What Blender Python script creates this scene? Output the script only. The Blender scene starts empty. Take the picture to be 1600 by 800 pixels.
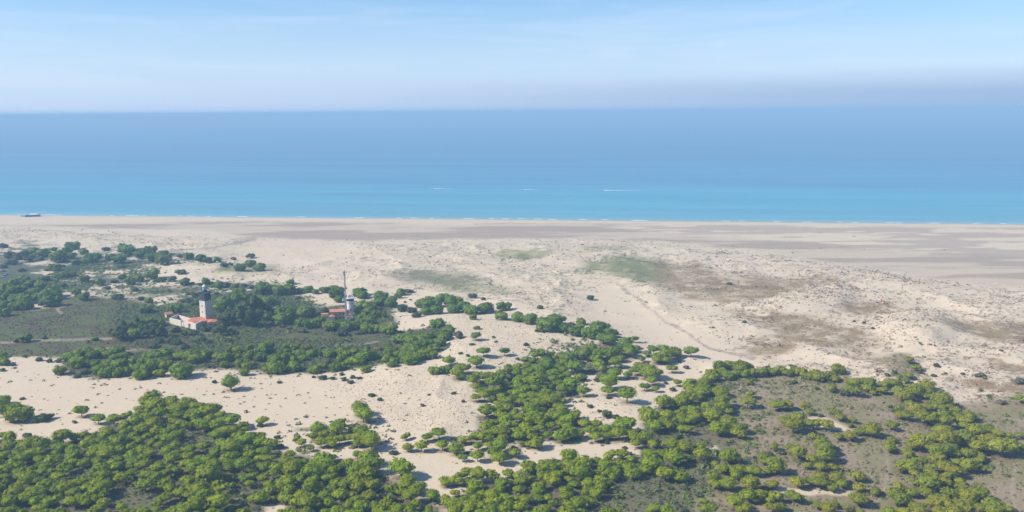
import bpy, bmesh, math, random
import numpy as np
from mathutils import Matrix, Vector

random.seed(7)
RNG = np.random.default_rng(7)
scene = bpy.context.scene
COL = scene.collection

# ------------------------------------------------------------------ camera
F = 1386.0                    # focal length in photograph pixels (1600 wide)
CAM_H = 151.0
PITCH = math.radians(9.25)
ROLL = math.radians(-0.46)
cam_data = bpy.data.cameras.new("camera")
cam = bpy.data.objects.new("camera", cam_data)
COL.objects.link(cam)
cam_data.sensor_width = 36.0
cam_data.lens = 36.0 * F / 1600.0
cam_data.clip_start = 1.0
cam_data.clip_end = 200000.0
CAM_M = Matrix.Rotation(math.radians(90) - PITCH, 4, 'X') @ Matrix.Rotation(ROLL, 4, 'Z')
CAM_M = Matrix.Translation((0, 0, CAM_H)) @ CAM_M
cam.matrix_world = CAM_M
scene.camera = cam
R3 = np.array(CAM_M.to_3x3())

# ------------------------------------------------------------------ light
SUN_EL = math.radians(39)
SUN_AZ = math.atan2(-0.97, -0.22)          # clockwise from +Y
sun_dir = Vector((math.cos(SUN_EL) * math.sin(SUN_AZ), math.cos(SUN_EL) * math.cos(SUN_AZ), math.sin(SUN_EL)))
sl = bpy.data.lights.new("sun", 'SUN')
sl.energy = 4.0
sl.angle = math.radians(0.5)
sl.color = (1.0, 0.94, 0.84)
so = bpy.data.objects.new("sun", sl)
so.rotation_euler = sun_dir.to_track_quat('Z', 'Y').to_euler()
so.location = (0, 0, 3000)
COL.objects.link(so)

world = bpy.data.worlds.new("World")
scene.world = world
world.use_nodes = True
wt = world.node_tree
wn, wl = wt.nodes, wt.links
bg = wn['Background']
sky = wn.new('ShaderNodeTexSky')
sky.sky_type = 'NISHITA'
sky.sun_disc = False
sky.sun_elevation = SUN_EL
sky.sun_rotation = SUN_AZ
sky.altitude = 150
sky.air_density = 1.0
sky.dust_density = 0.6
sky.ozone_density = 3.0
tc = wn.new('ShaderNodeTexCoord')
sepw = wn.new('ShaderNodeSeparateXYZ')
wl.new(tc.outputs['Generated'], sepw.inputs[0])
# thin high cloud and a low bank of mist: noise on the sky's own directions
def wmath(op, a, b=None):
    n = wn.new('ShaderNodeMath'); n.operation = op
    for i, v in enumerate((a, b)):
        if v is None: continue
        if isinstance(v, (int, float)): n.inputs[i].default_value = v
        else: wl.new(v, n.inputs[i])
    return n.outputs[0]
mp = wn.new('ShaderNodeMapping'); mp.inputs['Scale'].default_value = (3.0, 3.0, 30.0)
mp.inputs['Rotation'].default_value = (0.02, 0.03, 0.2)
wl.new(tc.outputs['Generated'], mp.inputs[0])
nz = wn.new('ShaderNodeTexNoise'); nz.inputs['Scale'].default_value = 1.6
nz.inputs['Detail'].default_value = 8; nz.inputs['Roughness'].default_value = 0.62
nz.inputs['Distortion'].default_value = 0.6
wl.new(mp.outputs[0], nz.inputs['Vector'])
mr = wn.new('ShaderNodeMapRange'); mr.interpolation_type = 'SMOOTHSTEP'
mr.inputs['From Min'].default_value = 0.40; mr.inputs['From Max'].default_value = 0.85
mr.inputs['To Min'].default_value = 0.0; mr.inputs['To Max'].default_value = 0.26
wl.new(nz.outputs['Fac'], mr.inputs['Value'])
mx = wn.new('ShaderNodeMix'); mx.data_type = 'RGBA'
CLOUD_COL = (5.6, 6.1, 7.1, 1)
mx.inputs['B'].default_value = CLOUD_COL
# milky band low over the horizon all round
hz = wn.new('ShaderNodeMapRange'); hz.interpolation_type = 'SMOOTHERSTEP'
hz.inputs['From Min'].default_value = -0.03; hz.inputs['From Max'].default_value = 0.19
hz.inputs['To Min'].default_value = 1.0; hz.inputs['To Max'].default_value = 0.0
wl.new(sepw.outputs['Z'], hz.inputs['Value'])
mh = wn.new('ShaderNodeMix'); mh.data_type = 'RGBA'
mh.inputs['B'].default_value = (4.3, 5.2, 6.9, 1)
tint = wn.new('ShaderNodeMix'); tint.data_type = 'RGBA'; tint.blend_type = 'MULTIPLY'
tint.inputs['Factor'].default_value = 1.0
tint.inputs['B'].default_value = (0.61, 0.84, 1.06, 1)
wl.new(sky.outputs[0], tint.inputs['A'])
wl.new(tint.outputs['Result'], mh.inputs['A'])
wl.new(wmath('MULTIPLY', hz.outputs[0], 0.85), mh.inputs['Factor'])
wl.new(mh.outputs['Result'], mx.inputs['A'])
wl.new(mr.outputs[0], mx.inputs['Factor'])
# low bluish mist bank, higher towards the right
bk = wn.new('ShaderNodeTexNoise'); bk.inputs['Scale'].default_value = 0.9
bk.inputs['Detail'].default_value = 5
mp2 = wn.new('ShaderNodeMapping'); mp2.inputs['Scale'].default_value = (2.0, 2.0, 40.0)
wl.new(tc.outputs['Generated'], mp2.inputs[0]); wl.new(mp2.outputs[0], bk.inputs['Vector'])
bz = wmath('ADD', sepw.outputs['Z'], wmath('MULTIPLY', wmath('SUBTRACT', bk.outputs['Fac'], 0.5), 0.012))
bm = wn.new('ShaderNodeMapRange'); bm.interpolation_type = 'SMOOTHSTEP'
bm.inputs['From Min'].default_value = 0.048; bm.inputs['From Max'].default_value = 0.014
bm.inputs['To Min'].default_value = 0.0; bm.inputs['To Max'].default_value = 1.0
wl.new(bz, bm.inputs['Value'])
bx = wn.new('ShaderNodeMapRange'); bx.interpolation_type = 'SMOOTHSTEP'
bx.inputs['From Min'].default_value = -0.55; bx.inputs['From Max'].default_value = 0.60
bx.inputs['To Min'].default_value = 0.0; bx.inputs['To Max'].default_value = 0.85
wl.new(sepw.outputs['X'], bx.inputs['Value'])
bank = wmath('MULTIPLY', bm.outputs[0], bx.outputs[0])
mb = wn.new('ShaderNodeMix'); mb.data_type = 'RGBA'
mb.inputs['B'].default_value = (2.2, 3.1, 4.8, 1)
wl.new(bank, mb.inputs['Factor'])
wl.new(mx.outputs['Result'], mb.inputs['A'])
wl.new(mb.outputs['Result'], bg.inputs['Color'])
bg.inputs['Strength'].default_value = 0.08

scene.view_settings.view_transform = 'Standard'
scene.view_settings.look = 'None'
scene.view_settings.gamma = 1.0
scene.view_settings.exposure = 0.94
scene.cycles.max_bounces = 6
scene.cycles.transparent_max_bounces = 8
scene.cycles.volume_bounces = 0

# ------------------------------------------------------------------ helpers: noise, projection
def _hash(ix, iy, seed):
    h = (ix.astype(np.int64) * 374761393 + iy.astype(np.int64) * 668265263 + seed * 974711) & 0xffffffff
    h = ((h ^ (h >> 13)) * 1274126177) & 0xffffffff
    h = (h ^ (h >> 16)) & 0xffffff
    return h / float(0xffffff)

def vnoise(x, y, seed=0):
    ix, iy = np.floor(x), np.floor(y)
    fx, fy = x - ix, y - iy
    fx = fx * fx * fx * (fx * (fx * 6 - 15) + 10); fy = fy * fy * fy * (fy * (fy * 6 - 15) + 10)
    a = _hash(ix, iy, seed); b = _hash(ix + 1, iy, seed)
    c = _hash(ix, iy + 1, seed); d = _hash(ix + 1, iy + 1, seed)
    return (a + (b - a) * fx) * (1 - fy) + (c + (d - c) * fx) * fy

def fbm(x, y, octs=4, seed=0, gain=0.5):
    s, a, t = 0.0, 1.0, 0.0
    for i in range(octs):
        s = s + a * vnoise(x, y, seed + i * 17); t += a
        x, y, a = x * 2.03 + 11.3, y * 2.03 + 5.7, a * gain
    return s / t

def smooth(a, b, v):
    t = np.clip((v - a) / (b - a), 0, 1)
    return t * t * (3 - 2 * t)

def project(x, y, z):
    p = np.stack([x, y, z - CAM_H], -1) @ R3          # camera coordinates
    d = np.maximum(-p[..., 2], 1e-3)
    return 800 + F * p[..., 0] / d, 400 - F * p[..., 1] / d, -p[..., 2]

def ray(px, py):
    d = R3 @ np.array([(px - 800) / F, -(py - 400) / F, -1.0])
    return d

def flat_hit(px, py, z=1.5):
    d = ray(px, py); t = (z - CAM_H) / d[2]
    return d[0] * t, d[1] * t

# coast: straight line through two points of the photograph
c0 = flat_hit(0, 335.5, 0.0); c1 = flat_hit(1600, 350.5, 0.0)
COAST_B = (c1[1] - c0[1]) / (c1[0] - c0[0])
COAST_A = c0[1] - COAST_B * c0[0]
def coast_s(x, y):                                      # metres inland of the water line
    return (COAST_A + COAST_B * x - y) / math.sqrt(1 + COAST_B ** 2)

# ------------------------------------------------------------------ zones: maps of the land, drawn on the view and laid on the ground
RW, RH = 800, 400
gx, gy = np.meshgrid((np.arange(RW) + 0.5) * 2, (np.arange(RH) + 0.5) * 2)
def poly(pts):
    inside = np.zeros((RH, RW), bool)
    n = len(pts)
    for i in range(n):
        x1, y1 = pts[i]; x2, y2 = pts[(i + 1) % n]
        if y1 == y2: continue
        c = ((y1 > gy) != (y2 > gy)) & (gx < (x2 - x1) * (gy - y1) / (y2 - y1) + x1)
        inside ^= c
    return inside.astype(np.float32)
def blur(a, rx, ry):
    for ax, r in ((1, rx), (0, ry)):
        for _ in range(2):
            if r < 1: continue
            pad = [(0, 0), (0, 0)]; pad[ax] = (r + 1, r)
            b = np.cumsum(np.pad(a, pad, mode='edge'), axis=ax)
            n = a.shape[ax]
            if ax == 1: a = (b[:, 2 * r + 1:2 * r + 1 + n] - b[:, :n]) / (2 * r + 1)
            else: a = (b[2 * r + 1:2 * r + 1 + n, :] - b[:n, :]) / (2 * r + 1)
    return a
def zone(polys, rx=4, ry=2):
    m = np.zeros((RH, RW), np.float32)
    for p in polys: m = np.maximum(m, poly(p))
    return blur(m, rx, ry)
def line_zone(pts, w):
    m = np.full((RH, RW), 1e9)
    for (x1, y1), (x2, y2) in zip(pts[:-1], pts[1:]):
        dx, dy = x2 - x1, y2 - y1
        t = np.clip(((gx - x1) * dx + (gy - y1) * dy) / (dx * dx + dy * dy), 0, 1)
        m = np.minimum(m, np.hypot(gx - x1 - t * dx, (gy - y1 - t * dy) * 1.0))
    return np.clip(1.5 - m / w, 0, 1).astype(np.float32)
def sample(m, px, py):
    fx = np.clip(px / 2 - 0.5, 0, RW - 1.001); fy = np.clip(py / 2 - 0.5, 0, RH - 1.001)
    ix, iy = fx.astype(int), fy.astype(int); fx, fy = fx - ix, fy - iy
    return (m[iy, ix] * (1 - fx) + m[iy, ix + 1] * fx) * (1 - fy) + (m[iy + 1, ix] * (1 - fx) + m[iy + 1, ix + 1] * fx) * fy

Z = {}
Z['wet'] = zone([[(0, 352), (200, 347), (430, 345), (700, 350), (880, 347), (1000, 359), (1130, 369), (1300, 383), (1420, 393), (1600, 402),
                  (1600, 452), (1480, 442), (1330, 417), (1200, 397), (1050, 379), (880, 373), (700, 375), (560, 378), (470, 374),
                  (410, 372), (350, 386), (328, 393), (385, 371), (300, 360), (0, 357)]], 6, 1)
Z['beachpatch'] = zone([[(880, 346), (1600, 354), (1600, 410), (1420, 396), (1200, 376), (1000, 362)]], 6, 1)
Z['slack'] = zone([[(0, 472), (60, 487), (110, 462), (150, 463), (225, 470), (245, 484), (205, 500), (195, 516), (240, 522), (330, 522),
                    (420, 512), (560, 515), (600, 512), (612, 530), (560, 546), (420, 542), (250, 547), (150, 546), (110, 557), (30, 559), (0, 559)]], 4, 1)
Z['mixleft'] = zone([[(0, 388), (40, 378), (130, 402), (180, 392), (350, 407), (335, 413), (250, 412), (230, 440), (190, 450), (330, 445), (450, 445),
                      (440, 462), (330, 470), (230, 462), (110, 455), (0, 480)]], 6, 2)
Z['wood'] = zone([[(90, 562), (220, 547), (400, 537), (600, 527), (700, 515), (695, 555), (640, 574), (570, 580), (430, 584), (320, 576), (270, 580), (110, 592)],
                  [(180, 482), (250, 478), (330, 462), (450, 450), (500, 480), (600, 470), (625, 510), (560, 516), (400, 516), (180, 530)],
                  [(0, 430), (60, 432), (95, 455), (85, 470), (0, 485)]], 4, 2)
Z['fore'] = zone([[(0, 695), (100, 695), (200, 655), (250, 625), (330, 640), (395, 690), (450, 712), (560, 722), (615, 752), (640, 775), (690, 800), (0, 800)],
                  [(700, 800), (740, 750), (840, 722), (1000, 716), (1012, 655), (1100, 590), (1190, 600), (1190, 720), (1100, 800)]], 4, 2)
Z['belt'] = zone([[(445, 668), (520, 655), (600, 668), (610, 695), (560, 705), (450, 705)],
                  [(755, 605), (850, 550), (960, 530), (1000, 560), (910, 600), (895, 645), (990, 665), (1010, 690), (900, 690), (850, 698), (760, 710), (660, 704), (750, 682)]], 8, 4)
Z['scrub'] = zone([[(1120, 592), (1200, 586), (1300, 592), (1400, 606), (1480, 640), (1600, 650), (1600, 800), (1080, 800), (1150, 700)],
                   [(1480, 632), (1560, 628), (1600, 622), (1600, 660), (1490, 660)],
                   [(1380, 560), (1425, 555), (1450, 590), (1400, 600)]], 5, 2)
Z['fill'] = zone([[(0, 700), (100, 700), (200, 665), (250, 640), (325, 655), (390, 700), (450, 725), (560, 735), (610, 770), (690, 800), (0, 800)],
                  [(760, 610), (850, 560), (900, 570), (870, 620), (880, 660), (980, 680), (860, 690), (780, 690)], [(720, 800), (760, 760), (850, 735), (990, 730), (920, 800)],
                  [(1400, 770), (1500, 770), (1530, 800), (1390, 800)]], 4, 2)
Z['clearing'] = zone([[(298, 668), (345, 672), (350, 700), (320, 712), (285, 705)], [(175, 758), (250, 758), (245, 800), (185, 800)], [(115, 735), (150, 735), (150, 765), (112, 760)],
                      [(90, 785), (140, 785), (140, 800), (90, 800)], [(330, 755), (430, 770), (460, 800), (380, 800)]], 3, 2)
Z['thicket'] = zone([[(0, 388), (60, 386), (140, 400), (190, 405), (150, 425), (100, 445), (0, 440)]], 5, 2)
Z['bare'] = zone([[(560, 708), (640, 713), (800, 723), (860, 702), (930, 697), (1000, 705), (960, 716), (870, 720), (810, 735), (795, 755), (740, 752), (690, 756), (655, 745), (605, 725)],
                  [(1215, 762), (1300, 768), (1340, 772), (1340, 777), (1215, 772)],
                  [(415, 790), (440, 788), (455, 796), (440, 802), (415, 800)],
                  [(1255, 652), (1290, 652), (1310, 660), (1340, 676), (1275, 672)]], 3, 1)
Z['clean'] = zone([[(930, 450), (968, 446), (1065, 512), (1185, 566), (1110, 580), (1010, 545), (925, 505), (900, 480)],
                   [(0, 600), (130, 610), (300, 612), (480, 628), (470, 675), (330, 640), (200, 640), (0, 665)],
                   [(420, 380), (560, 380), (560, 400), (420, 425), (340, 400)],
                   [(1330, 470), (1300, 480), (1340, 484), (1370, 470)], [(1440, 508), (1500, 535), (1480, 540), (1440, 520)], [(1500, 560), (1540, 570), (1520, 580)]], 5, 2)
Z['grassA'] = zone([[(770, 396), (850, 394), (878, 403), (820, 410), (765, 407)], [(880, 427), (930, 408), (980, 402), (1040, 406), (1045, 442), (1010, 452), (960, 437)],
                    [(700, 446), (830, 455), (800, 463), (690, 456)], [(330, 420), (440, 414), (440, 424), (380, 434), (330, 431)], [(900, 385), (1000, 388), (1000, 394), (900, 393)],
                    [(180, 452), (310, 448), (310, 462), (210, 468)]], 6, 2)
Z['grassG'] = zone([[(585, 432), (650, 425), (720, 430), (770, 442), (700, 452), (640, 445)]], 6, 2)
Z['grassB'] = zone([[(1030, 416), (1100, 411), (1130, 440), (1230, 439), (1255, 455), (1190, 476), (1100, 476), (1035, 460)],
                    [(1110, 488), (1250, 492), (1340, 518), (1395, 548), (1340, 560), (1280, 545), (1190, 565), (1140, 530), (1220, 520)],
                    [(1440, 505), (1500, 508), (1600, 505), (1600, 545), (1540, 536), (1500, 524)], [(1300, 490), (1330, 474), (1400, 482), (1425, 495), (1380, 500)],
                    [(1500, 561), (1600, 572), (1600, 592)], [(1470, 600), (1600, 600), (1600, 625), (1540, 622)], [(1110, 430), (1330, 440), (1330, 450), (1110, 445)],
                    [(1340, 560), (1420, 560), (1400, 575), (1350, 575)]], 7, 2)
Z['duneface'] = zone([[(500, 600), (620, 580), (720, 590), (745, 610), (745, 670), (700, 695), (630, 690), (600, 660), (570, 640)],
                      [(700, 505), (800, 500), (930, 520), (900, 545), (830, 550), (760, 600), (720, 590), (700, 560)],
                      [(900, 620), (1000, 600), (1000, 650), (930, 640)]], 6, 3)
Z['dunes'] = zone([[(0, 356), (330, 372), (560, 378), (880, 374), (1050, 380), (1200, 398), (1330, 418), (1480, 443), (1600, 452), (1600, 630), (1480, 630), (1400, 600),
                    (1100, 580), (1000, 560), (960, 520), (800, 490), (620, 460), (450, 440), (330, 440), (200, 400), (100, 390), (0, 380)]], 6, 2)
Z['track'] = line_zone([(965, 447), (990, 466), (1040, 506), (1065, 518), (1110, 546), (1180, 563)], 2.6)
Z['sandtrack'] = np.maximum(np.maximum(np.maximum(line_zone([(-10, 537), (40, 534), (80, 532), (175, 530)], 1.6), line_zone([(1384, 700), (1388, 740), (1380, 775), (1360, 792)], 2.0)),
                 np.maximum(line_zone([(1588, 725), (1581, 760), (1583, 785), (1592, 805)], 2.5), line_zone([(103, 476), (88, 484), (97, 490)], 1.5))),
                 line_zone([(500, 540), (560, 540), (592, 534)], 1.0))
Z['greytrack'] = np.maximum(line_zone([(250, 398), (330, 392), (365, 384), (400, 375)], 1.4), line_zone([(0, 366), (60, 362), (150, 368), (260, 372)], 1.0))

def zs(name, x, y, jit=6.0):
    """zone value at ground points, its edge broken up by noise"""
    px, py, d = project(x, y, np.full_like(x, 2.0))
    k = np.clip(500.0 / np.maximum(d, 50), 0.3, 1.6)
    n1 = fbm(x / 14, y / 14, 3, 31) - 0.5; n2 = fbm(x / 14 + 40, y / 14, 3, 47) - 0.5
    v = sample(Z[name], px + n1 * jit * 4 * k, py + n2 * jit * 2 * k)
    return np.where(d > 0, v, 0)

# ------------------------------------------------------------------ the shape of the land
def hh(x, y):
    x = np.asarray(x, float); y = np.asarray(y, float)
    s = coast_s(x, y)
    px, py, d = project(x, y, np.full_like(x, 2.0))
    vis = smooth(-400, 250, y)
    dn = sample(blur_dunes, px, py)
    df = sample(blur_face, px, py)
    sl_ = sample(blur_slack, px, py)
    base = 1.9 * smooth(0, 70, s) - 0.03 * np.clip(-s, 0, 200)
    r = 1 - np.abs(2 * fbm(x / 75 + 3, y / 60, 4, 5) - 1) * 1.6
    bump = 3.4 * np.clip(r, 0, 1) ** 1.6 + 1.2 * fbm(x / 22, y / 18, 3, 9)
    hum = 0.55 * fbm(x / 6.5, y / 5.5, 3, 13)
    amp = np.clip(dn + 0.5 * df, 0, 1) * (1 - sl_)
    inl = smooth(60, 160, s)
    low = 1.1 * fbm(x / 45, y / 45, 3, 21)
    big = 4.5 * sample(blur_crest, px, py)
    big = big + 5.0 * sample(blur_mound, px, py)
    return base + inl * vis * (amp * (bump + hum) + low * 0.6 + big)
blur_dunes = blur(Z['dunes'], 14, 5)
blur_face = blur(Z['duneface'], 14, 6)
blur_slack = blur(np.clip(Z['slack'] + Z['grassB'] * 0.7 + Z['wet'] + Z['clean'] * 0.8, 0, 1), 8, 4)
blur_mound = blur(np.maximum(poly([(1195, 476), (1240, 460), (1320, 462), (1330, 484), (1270, 494), (1215, 490)]), np.maximum(0.9 * poly([(1375, 512), (1420, 494), (1480, 502), (1500, 530), (1450, 545), (1390, 535)]),
                  0.6 * poly([(1530, 470), (1600, 466), (1600, 490), (1540, 492)]))), 7, 4)
blur_crest = blur(poly([(620, 500), (800, 492), (960, 520), (1000, 560), (880, 560), (760, 610), (720, 590), (640, 600), (560, 590), (600, 560), (700, 560)]), 16, 9)

def ground_hit(px, py, up=0.0):
    d = ray(px, py)
    z = 2.0 + up
    for _ in range(5):
        t = (z - CAM_H) / d[2]
        z = float(hh(np.array([d[0] * t]), np.array([d[1] * t]))[0]) + up
    t = (z - CAM_H) / d[2]
    return d[0] * t, d[1] * t, z - up
def gz(x, y): return float(hh(np.array([x]), np.array([y]))[0])

# ------------------------------------------------------------------ materials
def new_mat(name):
    m = bpy.data.materials.new(name); m.use_nodes = True
    nt = m.node_tree
    return m, nt.nodes, nt.links, nt.nodes['Principled BSDF']
def plain(name, col, rough=0.8, var=0.12, scale=2.0, metal=0.0, spec=0.3, bump=0.0):
    m, n, l, b = new_mat(name)
    tcn = n.new('ShaderNodeTexCoord')
    nz = n.new('ShaderNodeTexNoise'); nz.inputs['Scale'].default_value = scale; nz.inputs['Detail'].default_value = 6
    l.new(tcn.outputs['Object'], nz.inputs['Vector'])
    r = n.new('ShaderNodeMapRange'); r.inputs['From Min'].default_value = 0.3; r.inputs['From Max'].default_value = 0.7
    r.inputs['To Min'].default_value = 1 - var; r.inputs['To Max'].default_value = 1 + var
    l.new(nz.outputs['Fac'], r.inputs['Value'])
    v = n.new('ShaderNodeVectorMath'); v.operation = 'SCALE'
    v.inputs[0].default_value = col
    l.new(r.outputs[0], v.inputs['Scale'])
    l.new(v.outputs[0], b.inputs['Base Color'])
    b.inputs['Roughness'].default_value = rough; b.inputs['Metallic'].default_value = metal
    b.inputs['Specular IOR Level'].default_value = spec
    if bump:
        bp = n.new('ShaderNodeBump'); bp.inputs['Strength'].default_value = bump; bp.inputs['Distance'].default_value = 0.05
        l.new(nz.outputs['Fac'], bp.inputs['Height']); l.new(bp.outputs[0], b.inputs['Normal'])
    return m

def foliage_mat(name, source, trans=0.22, rough=0.65):
    """source: 'object' takes the tree's own colour, 'attr' a colour stored on the mesh"""
    m, n, l, b = new_mat(name)
    out = n['Material Output']
    if source == 'object':
        oi = n.new('ShaderNodeObjectInfo'); csock = oi.outputs['Color']
    else:
        at = n.new('ShaderNodeAttribute'); at.attribute_name = 'tone'; csock = at.outputs['Color']
    at2 = n.new('ShaderNodeAttribute'); at2.attribute_name = 'leaf'
    sc = n.new('ShaderNodeVectorMath'); sc.operation = 'SCALE'
    mr_ = n.new('ShaderNodeMapRange'); mr_.inputs['To Min'].default_value = 0.74; mr_.inputs['To Max'].default_value = 1.26
    l.new(at2.outputs['Fac'], mr_.inputs['Value'])
    l.new(csock, sc.inputs[0]); l.new(mr_.outputs[0], sc.inputs['Scale'])
    l.new(sc.outputs[0], b.inputs['Base Color'])
    b.inputs['Roughness'].default_value = rough; b.inputs['Specular IOR Level'].default_value = 0.15
    if trans:
        tr = n.new('ShaderNodeBsdfTranslucent')
        yel = n.new('ShaderNodeVectorMath'); yel.operation = 'MULTIPLY'; yel.inputs[1].default_value = (1.15, 1.2, 0.7)
        l.new(sc.outputs[0], yel.inputs[0]); l.new(yel.outputs[0], tr.inputs['Color'])
        ms = n.new('ShaderNodeMixShader'); ms.inputs[0].default_value = trans
        l.new(b.outputs[0], ms.inputs[1]); l.new(tr.outputs[0], ms.inputs[2]); l.new(ms.outputs[0], out.inputs['Surface'])
    return m

M_CROWN = foliage_mat("pine_needles", 'object')
M_CROWN_ATTR = foliage_mat("pine_needles_far", 'attr')
M_TUFT = foliage_mat("dune_grass", 'attr', trans=0.1)
M_BARK = plain("bark", (0.13, 0.085, 0.055), 0.9, 0.3, 6.0)

def tag(o, label=None, cat=None, group=None, kind=None):
    if label: o['label'] = label
    if cat: o['category'] = cat
    if group: o['group'] = group
    if kind: o['kind'] = kind
    return o
def empty(name, loc, rz=0.0):
    o = bpy.data.objects.new(name, None); COL.objects.link(o)
    o.location = loc; o.rotation_euler = (0, 0, rz); o.empty_display_size = 0.5
    return o
def link(name, me, parent=None, mat=None):
    o = bpy.data.objects.new(name, me); COL.objects.link(o)
    if parent is not None: o.parent = parent
    if mat is not None and not me.materials: me.materials.append(mat)
    return o
def np_mesh(name, v, f, mat=None, attrs=None, smooth_=False):
    """mesh from arrays: v (n,3), f (m,3 or 4)"""
    me = bpy.data.meshes.new(name)
    v = np.asarray(v, np.float32); f = np.asarray(f, np.int32)
    me.vertices.add(len(v)); me.vertices.foreach_set('co', v.ravel())
    k = f.shape[1]
    me.loops.add(f.size); me.loops.foreach_set('vertex_index', f.ravel())
    me.polygons.add(len(f)); me.polygons.foreach_set('loop_start', np.arange(0, f.size, k, dtype=np.int32))
    me.polygons.foreach_set('loop_total', np.full(len(f), k, np.int32))
    if smooth_: me.polygons.foreach_set('use_smooth', np.ones(len(f), bool))
    for nm, arr in (attrs or {}).items():
        arr = np.asarray(arr, np.float32)
        if arr.ndim == 1:
            a = me.attributes.new(nm, 'FLOAT', 'POINT'); a.data.foreach_set('value', arr)
        else:
            if arr.shape[1] == 3: arr = np.concatenate([arr, np.ones((len(arr), 1), np.float32)], 1)
            a = me.attributes.new(nm, 'FLOAT_COLOR', 'POINT'); a.data.foreach_set('color', arr.ravel())
    me.update(calc_edges=True)
    if mat: me.materials.append(mat)
    return me
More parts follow.
